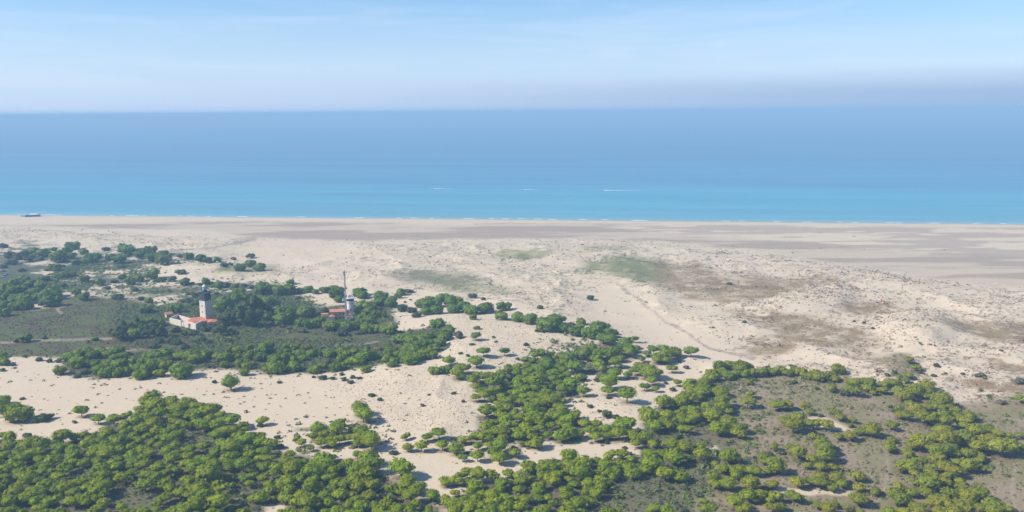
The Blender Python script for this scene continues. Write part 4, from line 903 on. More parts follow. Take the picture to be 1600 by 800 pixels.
# ------------------------------------------------------------------ where things are, in words (used to tell one tree from the next)
PLACES = [
 (100, 682, "the top row of the bottom left woods"), (35, 712, "the left edge of the bottom left woods"), (115, 712, "the middle of the bottom left woods"),
 (45, 765, "the bottom left corner"), (95, 755, "the clump right of the bottom left corner"), (150, 765, "the clump beside the bottom left scrub clearing"),
 (170, 742, "the row along the top of the bottom left clearing"), (228, 640, "the left flank of the green hummock below the pale dune"),
 (285, 632, "the crest of the green hummock below the pale dune"), (325, 645, "the right flank of the green hummock below the pale dune"),
 (235, 668, "the foot of the green hummock below the pale dune"), (355, 668, "the woods trailing right of the green hummock"),
 (385, 690, "the woods tip beside the small isolated pine"), (220, 715, "the rows between clearing and green hummock"), (240, 745, "the clump right of the bottom left scrub clearing"),
 (325, 728, "the clump around the flat yellowish pine at lower left"), (320, 775, "the bottom edge near the sandy gap"), (375, 720, "the woods above the sandy gap"),
 (430, 715, "the row below the small sand strip"), (490, 718, "the wood edge under the left sand strip"), (410, 755, "the dark woods over the sandy gap"), (485, 750, "the dense woods left of the yellow green mound"),
 (450, 788, "the bottom edge right of the sandy gap"), (500, 675, "the left half of the clump under the open dune"), (570, 685, "the right half of the clump under the open dune"),
 (550, 740, "the yellow green mound beside the big round pine"), (575, 785, "the bottom edge left of centre"), (640, 760, "the cluster right below the big round pine"), (615, 790, "the bottom edge under the big round pine cluster"),
 (680, 690, "the row along the foot of the speckled dune"), (745, 690, "the corner between speckled dune and sand strip"), (775, 660, "the wood edge right of the speckled dune"), (765, 615, "the tip of the central woods by the speckled dune"),
 (840, 620, "the upper middle of the central woods"), (830, 660, "the lower middle of the central woods"), (885, 650, "the central wood edge beside the sandy hollow"), (890, 680, "the pines with bare trunks above the sand strip"), (960, 675, "the right end of the row above the sand strip"),
 (850, 590, "the left upper arm of the central woods"), (905, 570, "the lower side of the ridge row"), (950, 545, "the top end of the central woods"), (960, 590, "the hazy green clump right of the central woods"),
 (730, 745, "the clump just below the sand strip"), (790, 745, "the bottom clump left of the round sand patch"), (730, 790, "the bottom edge at the hazy patch"), (860, 725, "the row fringing the underside of the sand strip"),
 (945, 735, "the group above the dark lower scrub"), (860, 765, "the small pines left of the dark lower scrub"), (890, 790, "the bottom edge left of the dark scrub"),
 (1040, 555, "the small group on the bare sand sheet"), (1020, 590, "the clump under the bare sand sheet group"), (1060, 630, "the left side of the right woods"), (1030, 665, "the big crowned cluster beside the sandy hollow"),
 (1100, 610, "the top of the slope right of the hollow"), (1130, 640, "the middle of the slope right of the hollow"), (1140, 670, "the foot of the slope beside the brown clearing"), (1160, 615, "the two pines at the brown clearing edge"),
 (1120, 575, "the left end of the pine hedge by the sand"), (1180, 580, "the middle of the pine hedge by the sand"), (1270, 585, "the right end of the pine hedge by the sand"), (1350, 600, "the round clump right of the pine hedge"),
 (1420, 620, "the dense mass under the right dunes"), (1470, 625, "the right shoulder of the dense mass"), (1440, 650, "the belt below the dense mass"), (1500, 650, "the pines beside the brown right flat"),
 (1475, 690, "the wide crowns in the lower right grove"), (1530, 680, "the right fringe of the lower right grove"), (1560, 695, "the separate pines on the right flat"), (1425, 695, "the left fringe of the lower right grove"),
 (1510, 715, "the outliers over the right hand track"), (1430, 725, "the left middle of the lower right grove"), (1485, 735, "the right middle of the lower right grove"), (1420, 775, "the lower left of the bottom right grove"),
 (1490, 785, "the heart of the bottom right grove"), (1545, 790, "the last rows in the bottom right corner"), (1225, 630, "the top group in the brown clearing"), (1255, 658, "the long group with the dark shadow strip"),
 (1320, 650, "the small pines inside the brown clearing"), (1355, 670, "the row above the sandy trail"), (1280, 692, "the group under the dark shadow strip"), (1215, 725, "the pair beside the deep shadow"),
 (1280, 720, "the loose pines left of the sandy trail"), (1280, 750, "the grey green group above the reddish bare ground"), (1340, 742, "the lone crowns beside the sandy trail"), (1340, 780, "the bottom row under the sandy trail"), (1225, 785, "the bright pines on reddish bare ground"),
 (1140, 715, "the pair above the scrub at lower centre right"), (1150, 735, "the chain of pines across the lower scrub"), (1130, 755, "the twin pines in the lower scrub"), (1060, 710, "the wide pine group over the dark shade"), (1030, 735, "the two round pines above the red shade"),
 (1100, 790, "the bottom edge in the lower scrub"), (1180, 780, "the bottom group right of the lower scrub"),
 (640, 545, "the dark round wood at the dune crest"), (560, 555, "the low wood left of the dune crest"), (450, 560, "the wood behind the bare slope"), (300, 570, "the wood left of the round pine on the slope"), (160, 560, "the left end of the wood behind the pale dune"),
 (700, 580, "the small pines dotted on the dune crest"), (780, 545, "the scattered pines on the open crest"), (690, 480, "the green row right of the watch tower"), (580, 490, "the dark pines right of the watch tower"), (500, 500, "the trees below the watch tower"),
 (380, 475, "the trees right of the lighthouse"), (230, 505, "the trees left of the lighthouse"), (480, 450, "the row behind the watch tower"), (420, 450, "the row behind the lighthouse"), (870, 505, "the ridge row by the bare sand sheet"),
 (60, 450, "the far left wood"), (110, 400, "the far green belt at left"), (220, 395, "the far green belt behind the lighthouse"), (380, 405, "the lone group on far sand"), (200, 440, "the shrubby rise left of the lighthouse"), (40, 545, "the left edge beside the dark flat"),
 (400, 600, "the bare slope below the middle wood"), (500, 595, "the shrub scatter under the middle wood"), (1420, 580, "the hollow above the dense mass"), (1530, 560, "the speckled dunes at right"), (1330, 505, "the brown hollow in the right dunes"), (140, 650, "the pale dune at left"),
]
ORD = ["first", "second", "third", "fourth", "fifth", "sixth", "seventh", "eighth", "ninth", "tenth", "eleventh", "twelfth", "thirteenth", "fourteenth", "fifteenth", "sixteenth", "seventeenth", "eighteenth"]
def label_all(items, noun, adj):
    """one sentence for each item: its look, and its rank from the left in the place nearest to it"""
    by = {}
    for i, t in enumerate(items):
        j = min(range(len(PLACES)), key=lambda q: (PLACES[q][0] - t[2]) ** 2 + ((PLACES[q][1] - t[3]) * 1.6) ** 2)
        by.setdefault(j, []).append(i)
    res = [None] * len(items)
    for j, ids in by.items():
        ids.sort(key=lambda i: items[i][2])
        for r, i in enumerate(ids):
            a = adj(items[i])
            if len(ids) == 1: res[i] = "%s %s in %s" % (a, noun, PLACES[j][2])
            elif len(ids) == 2: res[i] = "%s %s, %s of two in %s" % (a, noun, "left" if r == 0 else "right", PLACES[j][2])
            elif r == 0: res[i] = "%s %s at the left of %s" % (a, noun, PLACES[j][2])
            elif r == len(ids) - 1: res[i] = "%s %s at the right of %s" % (a, noun, PLACES[j][2])
            else: res[i] = "%s %s, %s from left in %s" % (a, noun, ORD[min(r, 17)], PLACES[j][2])
    out = []
    for lb, t in zip(res, items):
        if len(lb.split()) > 16: lb = lb[len(adj(t)) + 1:]
        if len(lb.split()) > 16: lb = lb.replace("umbrella pine", "pine").replace(" from left", "")
        out.append(lb)
    return out
labs = label_all(single, "umbrella pine", lambda t: "very broad" if t[4] > 27 else "broad" if t[4] > 22.5 else "round")
for t, lb in zip(single, labs):
    add_tree("umbrella_pine", t, lb, "pine", "umbrella pines", pine_tone(t[2], t[3], rr))
broad = [t for t in placed if t[0] == 'l']
for t, lb in zip(broad, label_all(broad, "leafy tree", lambda t: "yellowish green" if t[3] > 505 else "dull green")):
    add_tree("broadleaf_tree", t, lb, "tree", "leafy trees around the lighthouse", np.array(TONE['l']) * (0.85 + 0.3 * rr.random()))
shrubs = sorted([t for t in placed if t[0] in 'bgyd'], key=lambda t: -t[4])
WORD = {'b': "low green", 'g': "grey green", 'y': "yellowish", 'd': "dry brown"}
for t, lb in zip(shrubs, label_all(shrubs, "shrub", lambda t: WORD[t[0]])):
    add_shrub("shrub", t, lb, "shrub", "shrubs on the dunes and flats", np.array(TONE[t[0]]) * (0.85 + 0.3 * rr.random()))
print("COUNTS pines", len(pines), "single min w", single[-1][4], "rest", len(rest), "shrubs", len(shrubs), "tufts", NT1, NT2, NT3)

# ------------------------------------------------------------------ buildings
M_STONE = plain("pale_stone", (0.55, 0.475, 0.405), 0.85, 0.12, 0.8)
M_WALL = plain("limewash", (0.57, 0.49, 0.41), 0.85, 0.10, 0.6)
M_OCHRE = plain("ochre_render", (0.46, 0.33, 0.25), 0.85, 0.10, 0.6)
M_WHITE = plain("white_paint", (0.58, 0.56, 0.54), 0.6, 0.06, 0.7)
M_BLACK = plain("black_paint", (0.04, 0.045, 0.052), 0.6, 0.25, 0.8)
M_TILE = plain("clay_tiles", (0.50, 0.19, 0.11), 0.85, 0.22, 1.6)
M_TILEP = plain("faded_clay_tiles", (0.46, 0.20, 0.12), 0.85, 0.2, 1.6)
M_GLASSD = plain("dark_window", (0.035, 0.045, 0.055), 0.15, 0.1, 1.0, spec=0.6)
M_LANT = plain("lantern_glass", (0.34, 0.42, 0.40), 0.12, 0.1, 1.0, spec=0.8)
M_STEEL = plain("galvanised_steel", (0.36, 0.38, 0.40), 0.5, 0.1, 2.0, metal=0.4)
M_WOODB = plain("blue_grey_boards", (0.20, 0.22, 0.27), 0.8, 0.15, 1.0)
M_CANVAS = plain("white_canvas", (0.62, 0.61, 0.59), 0.9, 0.05, 1.0)
M_RUBBER = plain("rubber", (0.02, 0.02, 0.02), 0.8, 0.1, 2.0)

class MB:
    """collects boxes, prisms and tubes into one mesh"""
    def __init__(s): s.b = bmesh.new()
    def box(s, x0, x1, y0, y1, z0, z1):
        v = [s.b.verts.new(c) for c in ((x0, y0, z0), (x1, y0, z0), (x1, y1, z0), (x0, y1, z0), (x0, y0, z1), (x1, y0, z1), (x1, y1, z1), (x0, y1, z1))]
        for f in ((3, 2, 1, 0), (4, 5, 6, 7), (0, 1, 5, 4), (1, 2, 6, 5), (2, 3, 7, 6), (3, 0, 4, 7)): s.b.faces.new([v[i] for i in f])
        return s
    def hip(s, x0, x1, y0, y1, z0, rise, inset, along='x', thick=0.18):
        """tiled roof: a hipped (inset > 0) or gabled (inset = 0) roof with thickness"""
        if along == 'x': r = ((x0 + inset, (y0 + y1) / 2), (x1 - inset, (y0 + y1) / 2))
        else: r = (((x0 + x1) / 2, y0 + inset), ((x0 + x1) / 2, y1 - inset))
        lo = [s.b.verts.new((x, y, z0)) for x, y in ((x0, y0), (x1, y0), (x1, y1), (x0, y1))]
        ed = [s.b.verts.new((x, y, z0 + thick)) for x, y in ((x0, y0), (x1, y0), (x1, y1), (x0, y1))]
        ra = s.b.verts.new((*r[0], z0 + thick + rise)); rb = s.b.verts.new((*r[1], z0 + thick + rise))
        s.b.faces.new(lo[::-1])
        for i in range(4): s.b.faces.new((lo[i], lo[(i + 1) % 4], ed[(i + 1) % 4], ed[i]))
        if along == 'x':
            s.b.faces.new((ed[0], ed[1], rb, ra)); s.b.faces.new((ed[2], ed[3], ra, rb)); s.b.faces.new((ed[1], ed[2], rb)); s.b.faces.new((ed[3], ed[0], ra))
        else:
            s.b.faces.new((ed[1], ed[2], rb, ra)); s.b.faces.new((ed[3], ed[0], ra, rb)); s.b.faces.new((ed[0], ed[1], ra)); s.b.faces.new((ed[2], ed[3], rb))
        return s
    def ring(s, prof, n, x=0, y=0, rot=0.0):
        """solid of n sides around (x, y); prof = (radius, z) from the bottom up"""
        rs = []
        for r, z in prof:
            rs.append([s.b.verts.new((x + r * math.cos(rot + 2 * math.pi * i / n), y + r * math.sin(rot + 2 * math.pi * i / n), z)) for i in range(n)])
        for a, b_ in zip(rs[:-1], rs[1:]):
            for i in range(n): s.b.faces.new((a[i], a[(i + 1) % n], b_[(i + 1) % n], b_[i]))
        s.b.faces.new(rs[0][::-1]); s.b.faces.new(rs[-1]); return s
    def bar(s, p0, p1, r, n=5): tube(s.b, p0, p1, r, r, n); return s
    def tri_prism(s, pts, x0, x1):
        a = [s.b.verts.new((x0, y, z)) for y, z in pts]; c = [s.b.verts.new((x1, y, z)) for y, z in pts]; n_ = len(pts)
        s.b.faces.new(a[::-1]); s.b.faces.new(c)
        for i in range(n_): s.b.faces.new((a[i], a[(i + 1) % n_], c[(i + 1) % n_], c[i]))
        return s
    def build(s, name, mat, parent=None):
        bmesh.ops.recalc_face_normals(s.b, faces=s.b.faces)
        me = bpy.data.meshes.new(name); s.b.to_mesh(me); s.b.free(); me.materials.append(mat)
        return link(name, me, parent)
def stand(px, py, dz=0.0):
    x, y, z = ground_hit(px, py); return (x, y, z + dz), math.atan2(-x, y)

# the lighthouse: square stone tower, black head, green lantern under a white dome
(loc, rz) = stand(323, 506.5)
LH = empty("lighthouse", loc, rz + math.radians(40))
tag(LH, "square stone lighthouse tower with black top and white domed lantern", "lighthouse")
h = 2.95
MB().ring([(h * 1.45, -1), (h * 1.414, 0.6), (h * 1.38, 17.6)], 4, rot=math.pi / 4).build("shaft", M_STONE, LH)
MB().box(-h * .985, h * .985, -h * .985, h * .985, 17.6, 23.2).build("black_band", M_BLACK, LH)
g = MB().box(-h - .5, h + .5, -h - .5, h + .5, 23.2, 23.7)
for k in range(4):
    for sx in (-1, 1): g.box(-h + k * 1.7, -h + k * 1.7 + .35, sx * (h + .05) - .35, sx * (h + .05) + .35, 22.4, 23.2)
g.build("gallery", M_BLACK, LH)
r_ = MB()
for i in range(7):
    t_ = -h - .4 + i * (2 * h + .8) / 6
    for s_ in (-1, 1): r_.bar((t_, s_ * (h + .4), 23.7), (t_, s_ * (h + .4), 24.8), .05, 4); r_.bar((s_ * (h + .4), t_, 23.7), (s_ * (h + .4), t_, 24.8), .05, 4)
for s_ in (-1, 1): r_.bar((-h - .4, s_ * (h + .4), 24.8), (h + .4, s_ * (h + .4), 24.8), .07, 4); r_.bar((s_ * (h + .4), -h - .4, 24.8), (s_ * (h + .4), h + .4, 24.8), .07, 4)
r_.build("railing", M_BLACK, LH)
MB().box(-h - .52, h - 2.2, -h - .56, -h - .50, 23.15, 23.6).build("pale_strip", M_WHITE, LH)  # thin white strip along part of the gallery's edge
MB().ring([(1.7, 23.7), (1.7, 25.0)], 12).build("lantern_base", M_BLACK, LH)
ln = MB().ring([(1.35, 25.0), (1.35, 27.3)], 12).build("lantern", M_LANT, LH)
gb = MB()
for i in range(12): a = 2 * math.pi * i / 12; gb.bar((1.37 * math.cos(a), 1.37 * math.sin(a), 25), (1.37 * math.cos(a), 1.37 * math.sin(a), 27.3), .05, 4)
gb.build("glazing_bars", M_WHITE, ln)
MB().ring([(1.55, 27.3), (1.5, 27.6), (1.15, 28.3), (.55, 28.8), (.12, 28.95), (.1, 29.7)], 14).build("dome", M_WHITE, LH)
for (zz) in (4.5, 9.0, 13.5):
    MB().box(-h * 1.03, -h * 1.0 + .05, -.3, .3, zz, zz + 1.1).build("window", M_GLASSD, LH)

def windows(spots, root, y_face, mat=M_GLASSD, w=.9, hh_=1.3):
    for (wx, wz) in spots:
        MB().box(wx - w / 2, wx + w / 2, y_face - .06, y_face + .12, wz, wz + hh_).build("window", mat, root)

# keeper's house in front of the tower
(loc, rz) = stand(318, 509)
KH = empty("keepers_house", loc, rz); tag(KH, "long white house with orange red tiled roof at the lighthouse foot", "house")
MB().box(-10.2, 10.6, -1.0, 6.0, -1, 3.6).build("wall", M_WALL, KH)
MB().hip(-10.8, 11.2, -1.6, 6.6, 3.6, 2.3, 3.2).build("roof", M_TILE, KH)
MB().box(-10.0, -3.6, -5.2, -1.0, -1, 3.1).build("wing_wall", M_WALL, KH)
MB().hip(-10.5, -3.1, -5.8, -.4, 3.1, 1.9, 2.4, 'y').build("wing_roof", M_TILE, KH)
MB().box(3.2, 10.2, -4.6, -1.0, -1, 3.1).build("wing_wall", M_WALL, KH)
MB().hip(2.7, 10.7, -5.2, -.4, 3.1, 1.9, 2.4, 'y').build("wing_roof", M_TILE, KH)
windows([(-8.6, 1.0), (-5.2, 1.0)], KH, -5.2); windows([(4.8, 1.0), (8.5, 1.0)], KH, -4.6); windows([(-1.8, 1.2), (1.6, 1.2)], KH, -1.0, w=1.0, hh_=1.6)
ch = MB().box(-6.6, -5.8, 3.6, 4.4, 4.5, 7.0).build("chimney", M_WALL, KH); MB().box(-6.75, -5.65, 3.45, 4.55, 7.0, 7.25).build("chimney_cap", M_TILE, ch)

# high stone wall round the yard
p_ = [ground_hit(*q)[:3] for q in ((266, 506), (307, 515.5), (316, 510.5), (279, 500))]
cx = sum(q[0] for q in p_) / 4; cy = sum(q[1] for q in p_) / 4; cz_ = min(q[2] for q in p_)
YW = empty("yard_wall", (cx, cy, cz_), 0); tag(YW, "high pale stone wall around the yard left of the lighthouse house", "wall")
def wall_run(a, c, z1, t=0.35, name="wall_section", z0=-1.2, mat=M_STONE):
    a, c = Vector((a[0] - cx, a[1] - cy, 0)), Vector((c[0] - cx, c[1] - cy, 0)); L = (c - a).length
    o = MB().box(0, L, -t, t, z0, z1).build(name, mat, YW); o.location = a; o.rotation_euler = (0, 0, math.atan2(c.y - a.y, c.x - a.x)); return o
lerp = lambda a, c, t: tuple(a[i] + (c[i] - a[i]) * t for i in range(3))
wall_run(p_[0], lerp(p_[0], p_[1], .44), 4.4); wall_run(lerp(p_[0], p_[1], .54), p_[1], 4.6); wall_run(p_[1], p_[2], 4.6, .34); wall_run(p_[2], p_[3], 3.9); wall_run(p_[3], p_[0], 4.3, .34)
wall_run(lerp(p_[0], p_[1], .44), lerp(p_[0], p_[1], .455), 4.9, .5, "gate_pier", mat=M_WALL); wall_run(lerp(p_[0], p_[1], .525), lerp(p_[0], p_[1], .54), 4.9, .5, "gate_pier", mat=M_WALL)
wall_run(lerp(p_[0], p_[1], .456), lerp(p_[0], p_[1], .524), 3.2, .12, "gate", mat=M_WHITE)
# little red-roofed outbuilding among the trees
(loc, rz) = stand(264, 496)
SH = empty("outbuilding", (loc[0], loc[1], loc[2] - 1.0), rz + .3); tag(SH, "small outbuilding with faded red roof among trees left of the yard wall", "outbuilding")
MB().box(-2.2, 2.2, -2, 2, -1, 3.6).build("wall", M_OCHRE, SH); MB().hip(-2.5, 2.5, -2.4, 2.4, 3.6, 1.6, 0, 'x').build("roof", M_TILEP, SH); windows([(0, 1.4)], SH, -2)
(loc, rz) = stand(259, 505)
LW = empty("low_wall", loc, rz - .2); tag(LW, "low pale terrace wall beside the left end of the yard wall", "wall")
MB().box(-3.2, 2.6, -.25, .25, -.8, 1.0).build("wall_section", M_STONE, LW); MB().box(-3.3, 2.7, -.32, .32, 1.0, 1.14).build("coping", M_WALL, LW)

# the signal station: white watch tower, tiled houses, lattice mast
(loc, rz) = stand(548, 495)
WT = empty("watch_tower", loc, rz); tag(WT, "white round watch tower with dark glazed lookout behind tiled houses", "watch tower")
MB().ring([(2.5, -1), (2.5, 10.6)], 12, rot=.13).build("shaft", M_WHITE, WT)
MB().ring([(2.5, 10.6), (2.9, 11.2), (2.9, 12.2)], 12, rot=.13).build("lookout", M_WHITE, WT)
MB().ring([(2.75, 12.2), (2.95, 14.0)], 12, rot=.13).build("window_band", M_GLASSD, WT)
MB().ring([(3.3, 14.0), (3.3, 14.45), (2.9, 14.6)], 12, rot=.13).build("roof", M_WHITE, WT)
r_ = MB()
for i in range(12):
    a = 2 * math.pi * i / 12 + .13; a2 = a + math.pi / 6
    r_.bar((3.0 * math.cos(a), 3.0 * math.sin(a), 14.5), (3.0 * math.cos(a), 3.0 * math.sin(a), 15.6), .05, 4); r_.bar((3.0 * math.cos(a), 3.0 * math.sin(a), 15.6), (3.0 * math.cos(a2), 3.0 * math.sin(a2), 15.6), .05, 4)
r_.build("railing", M_WHITE, WT)
MB().ring([(.5, 14.6), (.9, 15.2), (.9, 15.9), (.5, 16.5), (.1, 16.7)], 10, -1.2, -.6).build("radome", M_WHITE, WT)
MB().bar((1.2, 0, 14.6), (1.2, 0, 18.2), .09).bar((.6, 0, 17.4), (1.8, 0, 17.4), .06).build("aerial", M_STEEL, WT)
MB().box(-.4, .5, -2.57, -2.3, 5.2, 6.6).build("window", M_GLASSD, WT)

(loc, rz) = stand(528, 498.5)
SHs = empty("station_house", loc, rz); tag(SHs, "ochre walled house with long faded red roof left of the mast", "house")
MB().box(-5.4, 6.0, -.5, 5.5, -1, 5.4).build("wall", M_OCHRE, SHs); MB().hip(-5.8, 6.4, -1.0, 6.0, 5.4, 1.5, 0, 'x').build("roof", M_TILEP, SHs)
windows([(-1.0, 3.0), (1.6, 3.0), (4.0, 3.0), (1.6, .4), (4.0, .4)], SHs, -.5, w=1.0)
MB().box(-5.6, -2.0, -3.6, -.5, -1, 2.6).build("annexe_wall", M_WHITE, SHs); MB().hip(-5.9, -1.7, -4.0, -.52, 2.6, 1.4, 1.2, 'y').build("annexe_roof", M_TILEP, SHs)
MB().box(-1.5, -.7, -1.2, -.52, -.8, 4.4).build("chimney", M_TILEP, SHs)
(loc, rz) = stand(547.5, 499.5)
S2 = empty("small_house", loc, rz - .35); tag(S2, "small house with faded red roof just right of the mast", "house")
MB().box(-2.3, 2.3, -2, 2, -1, 3.9).build("wall", M_STONE, S2); MB().hip(-2.6, 2.6, -2.4, 2.4, 3.9, 1.7, 0, 'y').build("roof", M_TILEP, S2); windows([(-1.2, 1.2), (1.2, 1.2)], S2, -2, w=.8)
(loc, rz) = stand(508, 496)
TW = empty("terrace_wall", loc, rz); tag(TW, "low pale wall with tiled shed at the left of the station", "wall")
MB().box(-3.2, 3.4, -.3, .3, -.8, 1.4).build("wall_section", M_WALL, TW)
sh_ = MB().box(-2.6, 2.0, .3, 3.0, -.8, 2.2).build("shed", M_WALL, TW); MB().hip(-2.9, 2.3, .0, 3.3, 2.2, .6, 0, 'x').build("shed_roof", M_TILEP, sh_)

(loc, rz) = stand(541, 500.5)
MA = empty("radio_mast", loc, rz); tag(MA, "tall thin lattice radio mast rising over the tiled houses", "mast")
MH = 37.0; m_ = MB(); legs = [(.75 * math.cos(a), .75 * math.sin(a)) for a in (.5, 2.6, 4.7)]
for (lx, ly) in legs: m_.bar((lx, ly, -.5), (lx * .6, ly * .6, MH), .15, 5)
m_.build("leg", M_STEEL, MA)
m_ = MB()
for i in range(30):
    z0, z1 = i * MH / 30, (i + 1) * MH / 30; s0, s1 = 1 - .4 * z0 / MH, 1 - .4 * z1 / MH
    for k in range(3):
        a_, b_ = legs[k], legs[(k + 1) % 3]
        m_.bar((a_[0] * s0, a_[1] * s0, z0), (b_[0] * s1, b_[1] * s1, z1), .075, 4); m_.bar((a_[0] * s1, a_[1] * s1, z1), (b_[0] * s1, b_[1] * s1, z1), .05, 4)
m_.build("lattice", M_STEEL, MA)
for (ax, ay, az) in ((-1.6, -.3, MH - 1.4), (-.9, -.9, MH - 2.6), (1.2, -.5, MH - 1.0)):
    q_ = MB().ring([(.45, -.9), (.45, .9)], 8).build("panel_antenna", M_WHITE, MA); q_.location = (ax, ay, az)
MB().bar((-1.8, 0, MH - 1.5), (1.5, 0, MH - 1.5), .08).bar((0, 0, MH - .5), (0, 0, MH + 1.6), .07).build("antenna_arm", M_STEEL, MA)
for (dx, dz) in ((.9, 24.0), (-.9, 15.5)):
    q_ = MB().ring([(.25, 0), (.75, .25), (.8, .45)], 10).build("dish", M_WHITE if dz < 20 else M_STEEL, MA); q_.location = (dx, -.5, dz); q_.rotation_euler = (math.radians(90), 0, 0)

# parked cars at the left edge
def car(px, py, rz, paint, label):
    (loc, _) = stand(px, py)
    r = empty("parked_car", loc, rz); tag(r, label, "car", "cars on the sandy car park")
    MB().tri_prism([(-.88, .35), (.88, .35), (.9, .62), (.86, .95), (-.86, .95), (-.9, .62)], -2.1, 2.1).build("body", paint, r)
    cab = bmesh.new()
    lo_ = [cab.verts.new(c) for c in ((-1.75, -.82, .95), (1.05, -.82, .95), (1.05, .82, .95), (-1.75, .82, .95))]
    hi_ = [cab.verts.new(c) for c in ((-1.25, -.66, 1.46), (.35, -.66, 1.46), (.35, .66, 1.46), (-1.25, .66, 1.46))]
    for i in range(4): cab.faces.new((lo_[i], lo_[(i + 1) % 4], hi_[(i + 1) % 4], hi_[i]))
    cab.faces.new(hi_)
    me = bpy.data.meshes.new("windows"); cab.to_mesh(me); cab.free(); me.materials.append(M_GLASSD); link("windows", me, r)
    MB().box(-1.27, .37, -.67, .67, 1.46, 1.53).build("roof", paint, r)
    for wx in (-1.3, 1.3):
        for wy in (-.8, .8):
            w_ = MB().ring([(.33, -.1), (.33, .1)], 10).build("wheel", M_RUBBER, r); w_.location = (wx, wy, .33); w_.rotation_euler = (math.radians(90), 0, 0)
paintw = plain("white_car_paint", (0.75, 0.76, 0.78), 0.3, 0.02, 1, spec=0.5); paintr = plain("dark_red_car_paint", (0.10, 0.03, 0.03), 0.3, 0.02, 1, spec=0.5)
paintb = plain("light_blue_car_paint", (0.25, 0.42, 0.55), 0.3, 0.02, 1, spec=0.5); paintg = plain("grey_blue_car_paint", (0.22, 0.27, 0.34), 0.3, 0.02, 1, spec=0.5)
car(.5, 423.5, .2, paintw, "white car cut by the left edge, at the back of the car park")
car(6, 424.3, .2, paintr, "dark red car parked at the back of the sandy car park")
car(11, 429.2, .9, paintb, "pale teal car at the right end of the front car row")
car(6, 431.6, .9, paintg, "grey blue car in the middle of the front car row")
car(2, 434.0, .9, paintw, "white car at the near end of the front car row")
x, y, z = ground_hit(4, 428)

# on the beach at far left: a beach bar with canvas roof, tents and parasols
(loc, rz) = stand(51, 338.6)
BB = empty("beach_bar", loc, rz); tag(BB, "low dark beach bar with white canvas roof at the water's edge", "beach bar")
MB().box(-10, 11, -3, 3, -.5, .5).build("deck", M_WOODB, BB); MB().box(-9.5, 10.5, -2.5, 2.6, .5, 3.0).build("wall", M_WOODB, BB)
MB().hip(-3.5, 8.0, -3.2, 3.2, 3.0, 1.6, 1.5, 'x').build("canvas_roof", M_CANVAS, BB); MB().box(-10, -3.6, -2.9, 2.9, 3.0, 3.25).build("flat_roof", M_WOODB, BB)
windows([(-8, 1.2), (-5.5, 1.2), (-2, 1.2), (1, 1.2), (4, 1.2), (7, 1.2)], BB, -2.5, w=1.6)
def tent(px, py, s_, label):
    (loc, rz) = stand(px, py); r = empty("canvas_tent", loc, rz); tag(r, label, "tent", "white tents by the beach bar")
    for sx in (-1, 1):
        for sy in (-1, 1): MB().bar((sx * s_, sy * s_, -.3), (sx * s_, sy * s_, 2.3), .07).build("pole", M_STEEL, r)
    MB().ring([(s_ * 1.5, 2.3), (s_ * 1.45, 2.5), (.15, 4.0)], 4, rot=math.pi / 4).build("canopy", M_CANVAS, r)
    MB().box(-s_ * .95, s_ * .95, s_ * .93, s_ * .97, 0, 2.3).build("back_panel", M_CANVAS, r)
tent(38.2, 338.8, 1.8, "white pointed tent next to the beach bar"); tent(34.2, 338.6, 1.5, "smaller white tent further left of the beach bar")
def parasol(px, py, label):
    (loc, rz) = stand(px, py); r = empty("parasol", loc, rz); tag(r, label, "parasol", "white parasols by the beach bar")
    MB().bar((0, 0, -.3), (0, 0, 2.4), .05).build("pole", M_STEEL, r); MB().ring([(1.7, 2.0), (1.65, 2.08), (.9, 2.45), (.08, 2.65)], 8).build("canopy", M_CANVAS, r)
for px, lb in ((67.5, "white parasol nearest the right end of the beach bar"), (71.5, "white parasol in the middle of the three beside the bar"), (75.5, "white parasol farthest right of the beach bar"), (30, "white parasol left of the two tents")):
    parasol(px, 337.8, lb)

